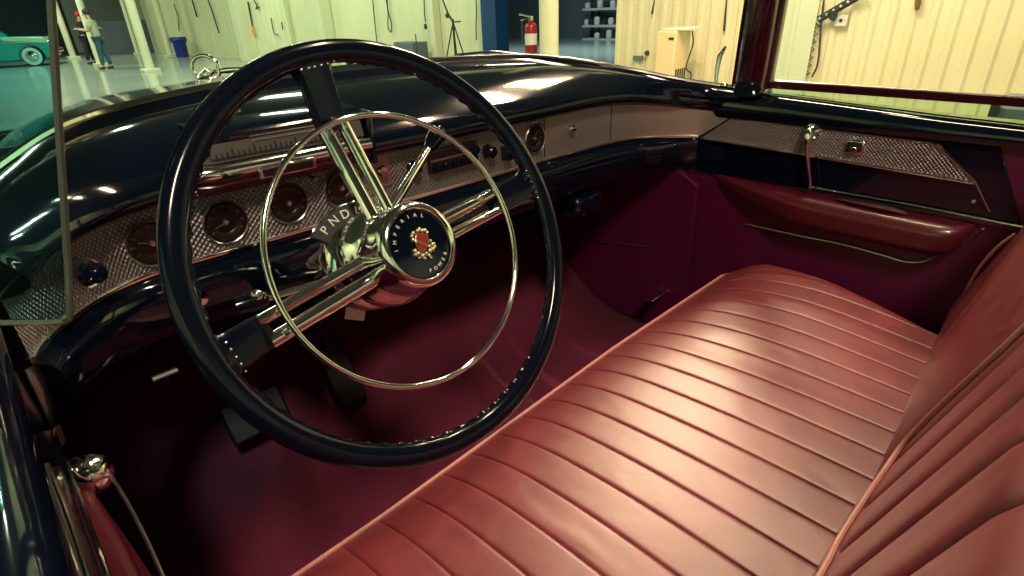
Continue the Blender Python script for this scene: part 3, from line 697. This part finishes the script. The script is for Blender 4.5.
M['white'] = principled('white_paint', (.75, .75, .66), .5)
M['teal'] = principled('teal_paint', (.010, .33, .30), .15, 0, .5)
M['ivory'] = principled('ivory_paint', (.62, .66, .42), .2, 0, .5)
M['tyre'] = principled('tyre', (.008, .009, .012), .7)
M['carglass'] = principled('dark_glass', (.01, .05, .05), .08)

WX = 7.8
fl = MB(); fl.box((6, 18, GZ-.05), (44, 60, .1)); struct(fl.ob('floor', 'hall_floor', None, smooth=False))
# ribbed metal wall to the right, up to the corner of the opening
y1 = 5.59; y0 = -9.0
def ribbed(ya, yb, pitch, depth, zt, mat, name, x=WX, pw=.35):
    prof_ = []; y = ya
    while y < yb:
        prof_ += [(y, 0), (y+pitch*.45, 0), (y+pitch*.60, -depth), (y+pitch*.85, -depth)]; y += pitch
    prof_.append((yb, 0))
    b = MB().grid([[V((x+d, yy, z)) for yy, d in prof_] for z in (GZ, zt)])
    b.box((x+.12, (ya+yb)/2, (GZ+zt)/2), (.2, yb-ya, zt-GZ)); return b.ob(name, mat, None, smooth=False)
struct(ribbed(y0, y1, .21, .03, 4.6, 'cream_metal', 'wall_right'))
struct(ribbed(8.85, 34.0, .40, .014, 5.2, 'cream_wall', 'wall_right_rear'))
struct(MB().box((WX+.12, (5.59+8.85)/2, 4.3), (.2, 3.3, 1.8)).ob('wall_right_header', 'cream_wall', None, smooth=False))
struct(MB().box((-2.0, 39.2, 2.5), (28, .2, 5.4)).ob('wall_back', 'dark_bay', None, smooth=False))
struct(MB().box((10.2, 36.5, 2.5), (4.6, .2, 5.4)).ob('wall_back_return', 'cream_wall', None, smooth=False))
struct(MB().box((-7.0, 15, 2.4), (.2, 48.3, 5.0)).ob('wall_left', 'cream_wall', None, smooth=False))
struct(MB().box((.4, -9.2, 2.4), (14.9, .2, 5.0)).ob('wall_front', 'mid_grey', None, smooth=False))
struct(MB().box((21.3, 18, 2.4), (.2, 34, 5.2)).ob('wall_far_room', 'grey_wall', None, smooth=False))
struct(MB().box((3.5, 15, 5.1), (36, 50, .1)).ob('ceiling', 'ceiling', None, smooth=False))
# blue jamb at the left side of the opening
a_ = at(500, 30, 'x', WX)
struct(MB().box((WX-.05, 8.62, 1.4), (.34, .42, 3.0)).ob('trim_1', 'blue_paint', None, smooth=False))
# frame columns standing against the rear wall
def column(px, w, d, lab, taper=0):
    p = at(px, 30, 'x', WX-d)
    b = MB().prism([V((WX-.01, p.y-w/2, GZ)), V((WX-d, p.y-w/2, GZ)), V((WX-d-taper, p.y-w/2, 4.4)), V((WX-.01, p.y-w/2, 4.4))], V((0, w, 0)))
    o = b.ob('wall_column', 'column', None, smooth=False, bevel=.01); tag(o, lab, 'column', 'steel columns along the rear wall'); return o
column(237, .55, .38, 'broad pale steel column standing on the wall left of the steering wheel top')
column(322, .30, .30, 'pale steel column rising behind the steering wheel top', .15)
column(432, .18, .20, 'narrow pale column left of the tripod on the rear wall')
def pipe(x0, y0_, x1, y1_, r, X=WX-.12, lab=None, mat='column', nm='conduit'):
    p = at(x0, y0_, 'x', X); q = at(x1, y1_, 'x', X); d = (q-p).normalized(); top = p-d*2.2
    o = MB().tube([q+d*.6 if (q+d*.6).z > GZ else q, p, top], r, 8).ob(nm, mat, None); tag(o, lab, 'pipe'); return o
pipe(283.3, 0, 292, 46, .055, lab='thin pale vertical conduit on the wall right of the broad column')
# free-standing posts with square base plates
for k, (px, py, r, h, lab) in enumerate([(74, 58.6, .13, 3.3, 'white post with square base on the hall floor beside the teal car'), (151, 72, .125, 4.4, 'nearest white post with square base plate, right of the two people'),
        (101, 66, .11, 4.4, 'white post directly behind the standing person in jeans'), (130, 'a', .09, 4.4, 'thin white post before the blue bin area'), (163, 'b', .12, 4.4, 'pale post at the wall left of the blue bin')]):
    c = at(px, py, 'z', GZ) if not isinstance(py, str) else at(px, 28, 'y', 33.0 if py == 'a' else 28.0)
    c.z = GZ
    t_ = thing('post', (c.x, c.y, GZ), lab, 'post', 'white posts on the hall floor')
    MB().lathe([(0, 0), (r, 0), (r, h), (0, h)], c, (0, 0, 1), 20).ob('shaft', 'column', t_)
    MB().box(c+V((0, 0, .05)), (r*3.6, r*3.6, .10)).ob('base_plate', 'column', t_, bevel=.01)
# short bollard further left, dark-footed
c = at(52, 55, 'z', GZ); c2 = at(38, 7, 'y', c.y)
o = MB().tube([c, V((c.x, c.y, c2.z))], .12, 14).ob('bollard', 'column', None); tag(o, 'short pale post standing just behind the teal car front', 'post')
# big post with the fire extinguisher
pp = at(549, 40, 'x', 6.2)
o = MB().lathe([(0, GZ), (.145, GZ), (.145, 4.4), (0, 4.4)], (pp.x, pp.y, 0), (0, 0, 1), 28).ob('round_column', 'column', None); tag(o, 'thick round cream column beside the fire extinguisher', 'column')
ec = at(531, 36, 'x', 6.12); zb = at(530, 57, 'x', 6.12).z; zt = at(531, 22, 'x', 6.12).z
ex = thing('fire_extinguisher', (ec.x, ec.y, zb), 'red fire extinguisher with pale label hung beside the thick round column', 'fire extinguisher')
h_ = zt-zb
MB().lathe([(0, 0), (.085, .0), (.095, .02), (.095, h_*.86), (.080, h_*.94), (.03, h_), (.028, h_+.03), (0, h_+.03)], (ec.x, ec.y, zb), (0, 0, 1), 24).ob('cylinder_body', 'ext_red', ex)
MB().lathe([(.0965, h_*.36), (.0965, h_*.68)], (ec.x, ec.y, zb), (0, 0, 1), 24).ob('label', 'label', ex)
b = MB().box((ec.x, ec.y, zt+.05), (.05, .05, .06)); b.tube([V((ec.x, ec.y, zt+.07)), V((ec.x-.05, ec.y+.10, zt+.10)), V((ec.x-.08, ec.y+.17, zt+.11))], .012, 8); b.tube([V((ec.x, ec.y, zt+.05)), V((ec.x-.04, ec.y+.09, zt+.04)), V((ec.x-.07, ec.y+.15, zt+.03))], .010, 8)
b.ob('handle', 'chrome', ex)
MB().tube(cr([(ec.x-.02, ec.y, zt+.05), (ec.x-.06, ec.y+.10, zt+.02), (ec.x-.06, ec.y+.13, zt-.12), (ec.x-.07, ec.y+.11, zt-.3)], 4), .014, 8).ob('hose', 'cable', ex)
MB().box((ec.x+.06, ec.y-.04, zb+h_*.5), (.10, .06, .06)).ob('bracket', 'cable', ex)
# freezer against the ribbed wall
fa = at(657, 31, 'x', 7.0); fb = at(676.5, 30, 'x', 7.0)
fz = thing('freezer', (7.3, (fa.y+fb.y)/2, GZ), 'small cream upright freezer standing against the ribbed metal wall', 'freezer')
zt = fa.z
MB().box((7.21, (fa.y+fb.y)/2, (zt+GZ)/2), (.42, abs(fa.y-fb.y), zt-GZ)).ob('cabinet', 'freezer', fz, bevel=.02)
b = MB()
for k in range(5): b.box((7.08+.06*k, fb.y-.004, .22), (.028, .01, .22))
b.ob('vent_grille', 'cable', fz, smooth=False)
MB().box((6.997, fb.y+.07, zt-.10), (.01, .08, .03)).ob('badge', 'cable', fz)
o = MB().box((7.22, fb.y+.02, zt+.02), (.36, .42, .035)).ob('tray', 'white', None, bevel=.005); tag(o, 'thin pale tray lying on top of the small freezer', 'tray')
o = MB().tube(cr([(7.38, fb.y-.035, zt-.02), (7.40, fb.y-.05, zt-.2), (7.30, fb.y-.035, zt-.50), (7.42, fb.y-.06, zt-.60), (7.4, fb.y-.05, .10)], 5), .010, 6).ob('power_cord', 'cable', None); tag(o, 'dark cord hanging down the right side of the small freezer', 'cord')
# bits on the ribbed wall
p = at(638, 58, 'x', WX-.05); o = MB().box(p, (.05, .18, .07)).ob('socket_box', 'grey_wall', None, bevel=.005); tag(o, 'small grey switch box low on the ribbed wall left of the freezer', 'switch box')
p = at(647.5, 53, 'x', WX-.05); o = MB().lathe([(0, .04), (.035, .035), (.04, 0)], p, (-1, 0, 0), 16).ob('wall_plug', 'cable', None); tag(o, 'round dark plug on the ribbed wall just left of the freezer', 'plug')
# zig-zag coil cord and metal stay above the passenger door
X = WX-.06; zz = []
for k in range(15):
    y = lerp(77, 22, k/14); x = lerp(806, 817, k/14)+(3.5 if k % 2 else -3.5); zz.append(at(x, y, 'x', X))
o = MB().tube(zz, .010, 6).ob('coiled_cord', 'cable', None); tag(o, 'zig-zag coiled grey cord hanging on the ribbed wall by the pale doorway', 'cord')
o = MB().tube(cr([at(824, 0, 'x', X), at(821, 25, 'x', X), at(818, 62, 'x', X), at(812, 77, 'x', X)], 4), .012, 6).ob('hanging_cable', 'cable', None); tag(o, 'straight dark cable right beside the zig-zag coiled cord', 'cable')
# pale panelled door in the wall, left of the ribs
d0 = at(766, 40, 'x', WX-.04); d1 = at(806, 40, 'x', WX-.04)
M['pale_door'] = principled('pale_green_door', (.56, .62, .44), .5)
o = MB(); o.box((WX-.03, (d0.y+d1.y)/2, 1.15), (.05, abs(d0.y-d1.y), 2.5)); o.box((WX-.06, d1.y+.17, 1.15), (.05, .06, 2.5)); o.box((WX-.06, d0.y-.5, 1.15), (.03, .25, 2.5))
o = o.ob('door_1', 'pale_door', None, smooth=False, bevel=.004); struct(o)
st = thing('bracket_arm', at(836, 12, 'x', WX-.1), 'slanted black metal arm with slots fixed high on the ribbed wall', 'bracket')
pa, pb = at(818, 20, 'x', WX-.12), at(866, -8, 'x', WX-.12)
MB().tube([pa, pb], .045, 6, flat=.5).ob('rail', 'cable', st)
for k in range(6): MB().sphere(pa.lerp(pb, .06+.15*k)+V((-.035, 0, 0)), .018, 5).ob('slot', 'satin', st)
MB().tube([pa.lerp(pb, .32), at(833, 17, 'x', WX-.12), at(834, 19, 'x', WX-.05)], [.06, .05, .03], 8).ob('clamp', 'cable', st)
p = at(841.5, 20.5, 'x', WX-.06); o = MB().box(p, (.05, .14, .13)).ob('junction_box', 'label', None, bevel=.006); tag(o, 'small square white box with a dark hole below the slanted black arm', 'junction box')
MB().lathe([(0, .004), (.022, .003)], p+V((-.026, 0, 0)), (-1, 0, 0), 14).ob('hole', 'cable', o)
o = MB().tube([at(919, -6, 'x', WX-.08), at(918, 4, 'x', WX-.08), at(917, 9, 'x', WX-.06)], [.05, .055, .04], 8, flat=.6).ob('hanging_strap', 'brown', None); tag(o, 'short brown strap end hanging at the top of the ribbed wall', 'strap')
for (a1, b1, a2, b2, lab) in ((655, -3, 652, 14, 'short dark hook cable high on the ribbed wall above the freezer'), (727, -4, 724, 31, 'dark rod hanging on the wall just left of the windshield pillar')):
    o = MB().tube([at(a1, b1, 'x', WX-.07), at(lerp(a1, a2, .6), lerp(b1, b2, .6), 'x', WX-.07), at(a2, b2, 'x', WX-.07)], [.008, .014, .018], 7).ob('hanging_rod', 'cable', None); tag(o, lab, 'rod')
# grey case on a stand past the raised door glass
p = at(1010, 112, 'x', 4.5); cs = thing('workbench', (4.8, p.y, GZ), 'dark-edged grey bench top seen just above the door at the right edge', 'workbench')
q = at(990, 107, 'x', 4.5)
MB().box((4.9, q.y-.45, p.z-.02), (.8, .9, .09)).ob('bench_top', 'grey_wall', cs, bevel=.01)
MB().box((4.49, q.y-.03, p.z-.02), (.05, .05, .16)).ob('bench_clamp', 'cable', cs)
MB().box((4.9, q.y-.45, (p.z-.06+GZ)/2), (.6, .7, p.z-.06-GZ)).ob('bench_frame', 'cable', cs, bevel=.01)
# cables and hooks on the rear wall
def hang(pts, r, lab, mat='cable', nm='hanging_cable', cat='cable', X=WX-.07, grp='cables hanging on the rear wall'):
    o = MB().tube(cr([at(x, y, 'x', X) for x, y in pts], 4), r, 6).ob(nm, mat, None); tag(o, lab, cat, grp); return o
hang([(248, 2), (251, 18), (253, 30)], .03, 'dark cable with a yellow plug just right of the broad column')
o = MB().tube([at(252, 26, 'x', WX-.1), at(254, 33, 'x', WX-.1), at(255.5, 38, 'x', WX-.1)], [.02, .06, .03], 8).ob('cable_plug', 'orange', None); tag(o, 'yellow-orange plug on the cable right of the broad column', 'plug')
hang([(240, 10), (243, 30), (249, 44), (254, 56)], .022, 'dark cable slanting down beside the broad column')
hang([(254, 0), (257, 6), (256, 9), (259, 7)], .022, 'small hooked cable end at the picture top, right of the broad column')
hang([(271, 18), (274, 33), (278, 35)], .018, 'thin hooked cable left of the pale vertical conduit')
hang([(281.5, 22), (283, 30)], .018, 'very short cable end beside the pale vertical conduit')
hang([(372.5, -2), (374.5, 20), (377, 42)], .014, 'long thin cable above the crown of the steering wheel')
hang([(386, -2), (388, 14), (388, 27), (391, 32), (391.5, 24), (388, 10), (387, -2)], .014, 'looped thin cable left of the small dark box')
hang([(424, -3), (424.5, 12), (425.5, 22)], .014, 'thin cable ending in a small dark plug, left of the tripod')
o = MB().sphere(at(425.5, 26.5, 'x', WX-.1), .05, 8, (.7, .8, 1.3)).ob('cable_plug', 'cable', None); tag(o, 'small dark plug at the end of a thin cable left of the tripod', 'plug')
hang([(476, 0), (476.5, 14), (476, 26), (476.5, 40)], .012, 'thin cable next to the blue door jamb')
hang([(208, 0), (213, 14), (219, 33)], .024, 'dark line in the wall left of the broad column')
hang([(192, 0), (195, 10), (197, 17)], .03, 'dark hook near the picture top between post and broad column')
hang([(174, 4), (178, 18), (179, 31)], .02, 'thin cable hanging straight above the blue bin')
# small dark box on a stand behind the steering wheel crown
p0 = at(395, 42, 'x', 7.2); p1 = at(416, 56, 'x', 7.2)
o = MB().box((7.35, (p0.y+p1.y)/2, (p0.z+GZ)/2), (.4, abs(p0.y-p1.y), p0.z-GZ)).ob('storage_box', 'grey_wall', None, bevel=.015); tag(o, 'small dark grey box at the wall just above the steering wheel crown', 'box')
o = MB().tube([at(415.5, 34, 'x', 7.1), V((7.1, at(417, 56, 'x', 7.1).y, GZ))], .012, 6).ob('thin_rod', 'cable', None); tag(o, 'thin dark rod standing against the small dark grey box', 'rod')
# tripod with a leaning pole
tc = at(453, 22, 'x', 7.0); tp = thing('tripod', (tc.x, tc.y, GZ), 'black tripod with a slanted boom in front of the cream wall', 'tripod')
for (dx, dy) in ((-.28, .16), (.05, -.36), (.30, .22)):
    MB().tube([tc, V((tc.x+dx*.9, tc.y+dy*1.2, GZ))], .014, 6).ob('leg', 'cable', tp)
MB().tube([tc+V((0, 0, .05)), V((tc.x, tc.y, tc.z-.75))], .022, 8).ob('centre_pole', 'cable', tp)
bo = MB().tube([at(441, -5, 'x', 7.0), at(448, 14, 'x', 7.0), tc], [.012, .020, .022], 8); bo.tube([tc, at(460.5, 21.5, 'x', 6.95)], .014, 6); bo.sphere(at(447.5, 15.5, 'x', 7.0), .05, 6); bo.ob('boom', 'cable', tp)
# shelf of bright fittings in the far room
sf = at(600, 37, 'x', 20.3); sy0 = at(584, 10, 'x', 20.3).y; sy1 = at(623, 10, 'x', 20.3).y
sh_ = thing('shelf_rack', (20.5, (sy0+sy1)/2, GZ), 'black steel shelf rack with pale shelves in the far room', 'shelf')
for sy in (sy0, sy0-.38*1.0, sy1): MB().box((20.86, sy, 1.4), (.07, .07, 3.0)).ob('upright', 'cable', sh_)
for py in (9, 26, 39.5): 
    z = at(600, py, 'x', 20.3).z; MB().box((20.5, (sy0+sy1)/2, z), (.6, abs(sy0-sy1), .09)).ob('shelf', 'label' if py != 26 else 'label', sh_)
k_ = 0
for py, xs, what in ((9, (588, 594, 600, 607, 613, 619), 'top'), (26, (587, 591, 597, 604, 611, 618), 'middle'), (39.5, (597, 603, 609, 615), 'bottom')):
    z = at(600, py, 'x', 20.3).z+.05
    for j, px in enumerate(xs):
        yy = at(px, py-3, 'x', 20.4).y; dk = (j % 2 == 1)
        o = MB().lathe([(0, 0), (.10, 0), (.13, .05), (.13, .16+.05*(j % 3)), (.06, .22+.05*(j % 3)), (0, .22+.05*(j % 3))], (20.4, yy, z), (0, 0, 1), 12).ob('canister' if dk else 'glass_jar', 'cable' if dk else 'white', None)
        tag(o, '%s %s on the %s shelf of the far rack' % ('dark round canister' if dk else 'pale round jar', '', what) if False else ('dark round canisters' if dk else 'pale round jar')[:19].rstrip('s')+' standing on the %s shelf of the far rack' % what, 'canister' if dk else 'jar', ('dark canisters' if dk else 'pale jars')+' on the %s shelf' % what)
# blue bin near the rear wall
bc = at(181, 52, 'x', WX-.5); bc = at(181, 53.5, 'z', GZ); bc.x = min(bc.x, WX-.6); s_h = .9
bc = at(181, 50, 'x', 7.2)
tz = at(179, 37, 'x', 7.2).z; bw = .55*abs(at(175, 45, 'x', 7.2).y-at(187, 45, 'x', 7.2).y)
b = MB().lathe([(0, 0), (bw*.40*.5, 0), (bw*.5*.55, (bc.z-GZ)*.0+.02), (bw*.46*.62, tz-GZ-.25), (bw*.6*.62, tz-GZ-.12), (bw*.55*.62, tz-GZ), (0, tz-GZ)], (bc.x, bc.y, GZ), (0, 0, 1), 16)
o = b.ob('waste_bin', 'bin_blue', None); tag(o, 'blue waste bin with a bulging top on the floor by the rear wall', 'bin')
# dark machines and a red sign in the back bay
mb_ = at(143, 47, 'y', 37); o = MB().box((at(128, 40, 'y', 35.6).x, 35.6, .65), (2.4, .8, 1.5)).ob('machine_cabinet', 'grey_wall', None, bevel=.03); tag(o, 'low grey cabinet in the back bay between the posts', 'cabinet')
bk_ = MB().box((at(162, 30, 'y', 36).x, 35.9, 1.1), (.9, .5, 2.3)).ob('tool_cart', 'cable', None, bevel=.02); tag(bk_, 'dark tool cart standing at the back beside the pale post', 'cart')
# light roll doors at the back behind the people
struct(MB().box((at(122, 20, 'y', 39).x, 39.0, 2.4), (5.0, .08, 4.9)).ob('door_2', 'mid_grey', None, smooth=False))
# ------------------------------------------------------------------ teal car, far left
wc_ = at(36, 66, 'z', GZ); cx, cy = wc_.x, wc_.y
cX = V((.95, -.31, 0)).normalized(); cY = V((0, 0, 1)).cross(cX); o0 = V((cx, cy, GZ))
car = thing('teal_car', o0, 'teal and ivory fifties saloon with whitewall tyre parked far left', 'car')
def cpnt(x, z, d=0):
    if x > .45: x = .45+(x-.45)*.35
    return o0+cX*x+cY*d+V((0, 0, z))
# body side outline, x forward from the front axle
low = [(.95, .30), (1.02, .45), (1.05, .72), (.98, .86), (.60, .93), (-.60, .98), (-1.2, 1.02), (-2.4, 1.05), (-3.6, 1.02), (-4.2, .95), (-4.25, .45), (-4.1, .28), (-3.4, .25)]
arch = [(-.42, .22)]+[(.40*cos(a), .34+.40*sin(a)) for a in [pi-pi*k/10 for k in range(11)]]+[(.42, .24)]
def slab(poly, d0, d1, mat, name, bev=.05, seg=4): return MB().prism([cpnt(x, z, d0) for x, z in poly], cY*(d1-d0)).ob(name, mat, car, bevel=bev, seg=seg)
slab(low+[(-1.2, .22)]+arch, .0, 1.75, 'teal', 'body')
slab([(.98, .74), (1.03, .82), (.97, .93), (.60, 1.0), (-.62, 1.05), (-.80, 1.02), (-.70, .90), (.5, .80)], -.008, 1.758, 'ivory', 'hood', .04)
gh = [(-.75, 1.02), (-1.15, 1.36), (-1.35, 1.44), (-2.0, 1.48), (-2.7, 1.42), (-3.3, 1.04)]
slab(gh, .18, 1.57, 'teal', 'roof', .10)
slab([(-.90, 1.06), (-1.22, 1.33), (-1.95, 1.37), (-1.95, 1.06)], .165, 1.585, 'carglass', 'side_window', .01)
MB().tube([cpnt(.95, .80, -.02), cpnt(-.8, .86, -.02), cpnt(-3.9, .80, -.02)], .022, 6).ob('side_moulding', 'chrome', car)
MB().tube([cpnt(1.12, .50, .0), cpnt(1.15, .5, .2), cpnt(1.16, .5, 1.5), cpnt(1.12, .5, 1.75)], .08, 10).ob('bumper', 'chrome', car)
MB().lathe([(0, .02), (.09, .02), (.11, 0), (.11, -.1)], cpnt(1.05, .78, .2), cX, 16).ob('headlamp', 'chrome', car)
for wx in (0, -2.92):
    w_ = MB().lathe([(.20, .0), (.34, .02), (.345, .10), (.345, .20), (.2, .2)], cpnt(wx, .345, .20), -cY, 28).ob('wheel', 'tyre', car)
    MB().lathe([(.20, .004), (.31, .010), (.20, .012)], cpnt(wx, .345, .0)-cY*.012, -cY, 28).ob('whitewall', 'white', w_)
    MB().lathe([(0, .05), (.08, .045), (.10, .03), (.19, .02), (.205, .0)], cpnt(wx, .345, 0)-cY*.006, -cY, 28).ob('hubcap', 'chrome', w_)
# ------------------------------------------------------------------ people
M['skin'] = principled('skin', (.45, .28, .18), .5); M['hair'] = principled('dark_hair', (.03, .02, .02), .6)
M['tshirt'] = principled('grey_tshirt', (.36, .42, .32), .8); M['jeans'] = principled('blue_jeans', (.03, .08, .14), .8)
M['dark_cloth'] = principled('dark_clothes', (.012, .014, .03), .8); M['red_cap'] = principled('red_cap', (.5, .02, .04), .6); M['shoe'] = principled('shoe_black', (.02, .02, .03), .5)
def skinned(name, J, E, mat, parent, base, ang):
    """one continuous skin over a stick figure; J: joint -> (x, y, z, rx, ry)"""
    ca, sa = cos(ang), sin(ang); keys = list(J); me = bpy.data.meshes.new(name)
    me.from_pydata([(base.x+J[k][0]*ca-J[k][1]*sa, base.y+J[k][0]*sa+J[k][1]*ca, base.z+J[k][2]) for k in keys], [(keys.index(a), keys.index(b)) for a, b in E], [])
    o = bpy.data.objects.new(name, me); col.objects.link(o); me.materials.append(M[mat])
    if parent is not None:
        o.parent = parent
        if parent.type == 'EMPTY': o.location = -parent.location
    md = o.modifiers.new('skin', 'SKIN'); md.use_smooth_shade = True
    lay = me.skin_vertices[0] if me.skin_vertices else None
    if lay is None:
        bm = bmesh.new(); bm.from_mesh(me); bm.verts.layers.skin.verify(); bm.to_mesh(me); bm.free(); lay = me.skin_vertices[0]
    for i, k in enumerate(keys): lay.data[i].radius = (J[k][3], J[k][4] if len(J[k]) > 4 else J[k][3]); lay.data[i].use_root = (i == 0)
    sb = o.modifiers.new('sub', 'SUBSURF'); sb.levels = sb.render_levels = 1
    return o
def person(px, py, ang, label, top, legs, cap=None, arms=0, lean=0):
    c = at(px, py, 'z', GZ); c.z = GZ
    t_ = thing('person', c, label, 'person')
    L = lean
    J = {'pelvis': (0, 0, .95, .13, .11), 'waist': (.02+L*.2, 0, 1.10, .13, .11), 'chest': (.03+L*.6, 0, 1.32, .17, .12), 'neck': (.04+L, 0, 1.50, .06), 'head0': (.07+L*1.1, 0, 1.58, .075), 'head1': (.08+L*1.1, 0, 1.70, .095, .085)}
    E = [('pelvis', 'waist'), ('waist', 'chest'), ('chest', 'neck'), ('neck', 'head0'), ('head0', 'head1')]
    for s, q in ((1, 'l'), (-1, 'r')):
        ex = .30+arms*.1
        J.update({'hip'+q: (0, s*.10, .90, .095), 'knee'+q: (.04*s, s*.11, .50, .062), 'ank'+q: (-.02+.08*s, s*.12, .09, .042), 'toe'+q: (.14+.08*s, s*.13, .035, .035),
                  'sh'+q: (.03+L*.8, s*.20, 1.42, .06), 'el'+q: (.08+L*.5, s*.26, 1.15, .043), 'wr'+q: (ex, s*.17, 1.22, .030), 'hd'+q: (ex+.08, s*.15, 1.24, .034, .02)})
        E += [('pelvis', 'hip'+q), ('hip'+q, 'knee'+q), ('knee'+q, 'ank'+q), ('ank'+q, 'toe'+q), ('chest', 'sh'+q), ('sh'+q, 'el'+q), ('el'+q, 'wr'+q), ('wr'+q, 'hd'+q)]
        for f_, (dy, dz, ln) in enumerate(((-.026, .0, .07), (-.009, .004, .082), (.009, .002, .078), (.025, -.004, .062))):
            J['f%d%s' % (f_, q)] = (ex+.08+ln, s*.15+dy, 1.235+dz-.02, .009); E.append(('hd'+q, 'f%d%s' % (f_, q)))
        J['th'+q] = (ex+.10, s*.15-s*.045, 1.27, .010); E.append(('hd'+q, 'th'+q))
    body = skinned('body', J, E, 'skin', t_, c, ang)
    g = .018
    K = {k: (v[0], v[1], v[2], *(r+g for r in v[3:])) for k, v in J.items()}
    KS = {k: K[k] for k in ('pelvis', 'waist', 'chest')}; KS['pelvis'] = (0, 0, .88, .165, .135); KS['chest'] = (*K['chest'][:3], .195, .14); KS['collar'] = (.04+L*.9, 0, 1.46, .085)
    ES = [('chest', 'waist'), ('waist', 'pelvis'), ('chest', 'collar')]
    for s, q in ((1, 'l'), (-1, 'r')):
        KS['sh'+q] = (*K['sh'+q][:3], .09); a = V(K['sh'+q][:3]); e = V(K['el'+q][:3]); m_ = a.lerp(e, .75); KS['sl'+q] = (*m_, .075); ES += [('chest', 'sh'+q), ('sh'+q, 'sl'+q)]
    skinned('shirt', KS, ES, top, t_, c, ang)
    KT = {'pelvis': (0, 0, .96, .140, .12)}; ET = []
    for s, q in ((1, 'l'), (-1, 'r')):
        KT.update({'hip'+q: (*J['hip'+q][:3], .115), 'knee'+q: (*J['knee'+q][:3], .085), 'ank'+q: (*J['ank'+q][:2], .12, .07)}); ET += [('pelvis', 'hip'+q), ('hip'+q, 'knee'+q), ('knee'+q, 'ank'+q)]
        a = V(J['ank'+q][:3]); ca, sa = cos(ang), sin(ang)
        w = V((c.x+(a.x+.06)*ca-a.y*sa, c.y+(a.x+.06)*sa+a.y*ca, c.z+.045)); MB().sphere(w, .10, 8, (1.2, 1.0, .45)).ob('shoe', 'shoe', t_)
    skinned('trousers', KT, ET, legs, t_, c, ang)
    hx = .08+L*1.1; ca, sa = cos(ang), sin(ang); hc = V((c.x+(hx-.02)*ca, c.y+(hx-.02)*sa, c.z+1.72))
    MB().sphere(hc, .112, 10, (1, 1, .95)).ob('cap' if cap else 'hair', cap or 'hair', t_)
    face = MB()
    for dy in (-.035, .035): face.sphere(V((c.x+(hx+.088)*ca-dy*sa, c.y+(hx+.088)*sa+dy*ca, c.z+1.655)), .011, 5)
    face.ob('eyes', 'hair', t_)
    nm = MB().sphere(V((c.x+(hx+.10)*ca, c.y+(hx+.10)*sa, c.z+1.62)), .018, 6, (1, 1, 1.4)); nm.ob('nose', 'skin', t_)
    return t_
person(108, 69, radians(150), 'person in a grey t-shirt and blue jeans standing by the white post, hands forward', 'tshirt', 'jeans', None, 1, .02)
person(93, 64, radians(-20), 'person in dark clothes and a red cap, half hidden behind the white post', 'dark_cloth', 'dark_cloth', 'red_cap', 2)

# ================================================================== LIGHT
def area(name, loc, size, energy, colr, target=None, rot=None):
    l = bpy.data.lights.new(name, 'AREA'); l.shape = 'RECTANGLE'; l.size, l.size_y = size; l.energy = energy; l.color = colr
    o = bpy.data.objects.new(name, l); col.objects.link(o); o.location = loc
    if target is not None: o.rotation_euler = (V(target)-V(loc)).to_track_quat('-Z', 'Y').to_euler()
    return o
WARM = (1.0, .90, .62); COOL = (.88, 1.0, .70)
# rows of tube fixtures under the roof
GOLD = (1.0, .74, .47)
for (x, y, e) in ((3.6, 9, 130), (3.6, 14, 150), (3.6, 20, 190), (1.0, 11, 100), (1.0, 17, 180), (1.5, 25, 300), (3.0, 31, 260)):  # the farthest is added to brighten the posts at the back
    area('ceiling_tube_light', (x, y, 4.5), (.16, 2.4), e, COOL)
for (x, y, e) in ((4.6, 2.9, 200), (3.6, 2.2, 190), (2.4, .9, 75), (1.2, -.1, 55)):  # the last, nearly overhead, is added to brighten the seat
    area('ceiling_tube_light', (x, y, 4.5), (.16, 1.1), e, GOLD)
for (y, e, c_) in ((-1.6, 90, WARM), (.8, 72, WARM), (3.2, 45, COOL), (10.5, 50, COOL), (14, 62, COOL), (18.5, 75, COOL)):  # added fills: brighten the right wall while sparing the car
    area('added_wall_fill', (6.0, y, 4.4), (.3, 2.0), e, c_, target=(7.8, y, 1.4))
for y in (-6, -1, 5, 12):  # added fills: light the unseen left wall for the chrome to reflect
    area('added_wall_fill', (-5.0, y, 4.2), (.3, 2.4), 90, COOL, target=(-7, y, 1.6))
for x in (-4, 1, 5):  # fills added behind the camera, giving the chrome a bright wall to mirror
    area('added_wall_fill', (x, -7.4, 4.2), (2.4, .3), 80, WARM, target=(x, -9.2, 1.6))
area('far_room_light', (14.5, 12, 4.3), (2, 6), 500, (.75, .95, 1.0))
area('bay_lamp', (-1.3, -2.1, 4.1), (.30, .7), 110, (1.0, .80, .55), target=(.1, -.1, .5))
w = bpy.data.worlds.new('world'); sc.world = w; w.use_nodes = True
w.node_tree.nodes['Background'].inputs['Color'].default_value = (.25, .32, .75, 1); w.node_tree.nodes['Background'].inputs['Strength'].default_value = .06

sc.view_settings.view_transform = 'Standard'; sc.view_settings.look = 'None'; sc.view_settings.gamma = 1; sc.view_settings.use_curve_mapping = False
sc.view_settings.exposure = 0.0
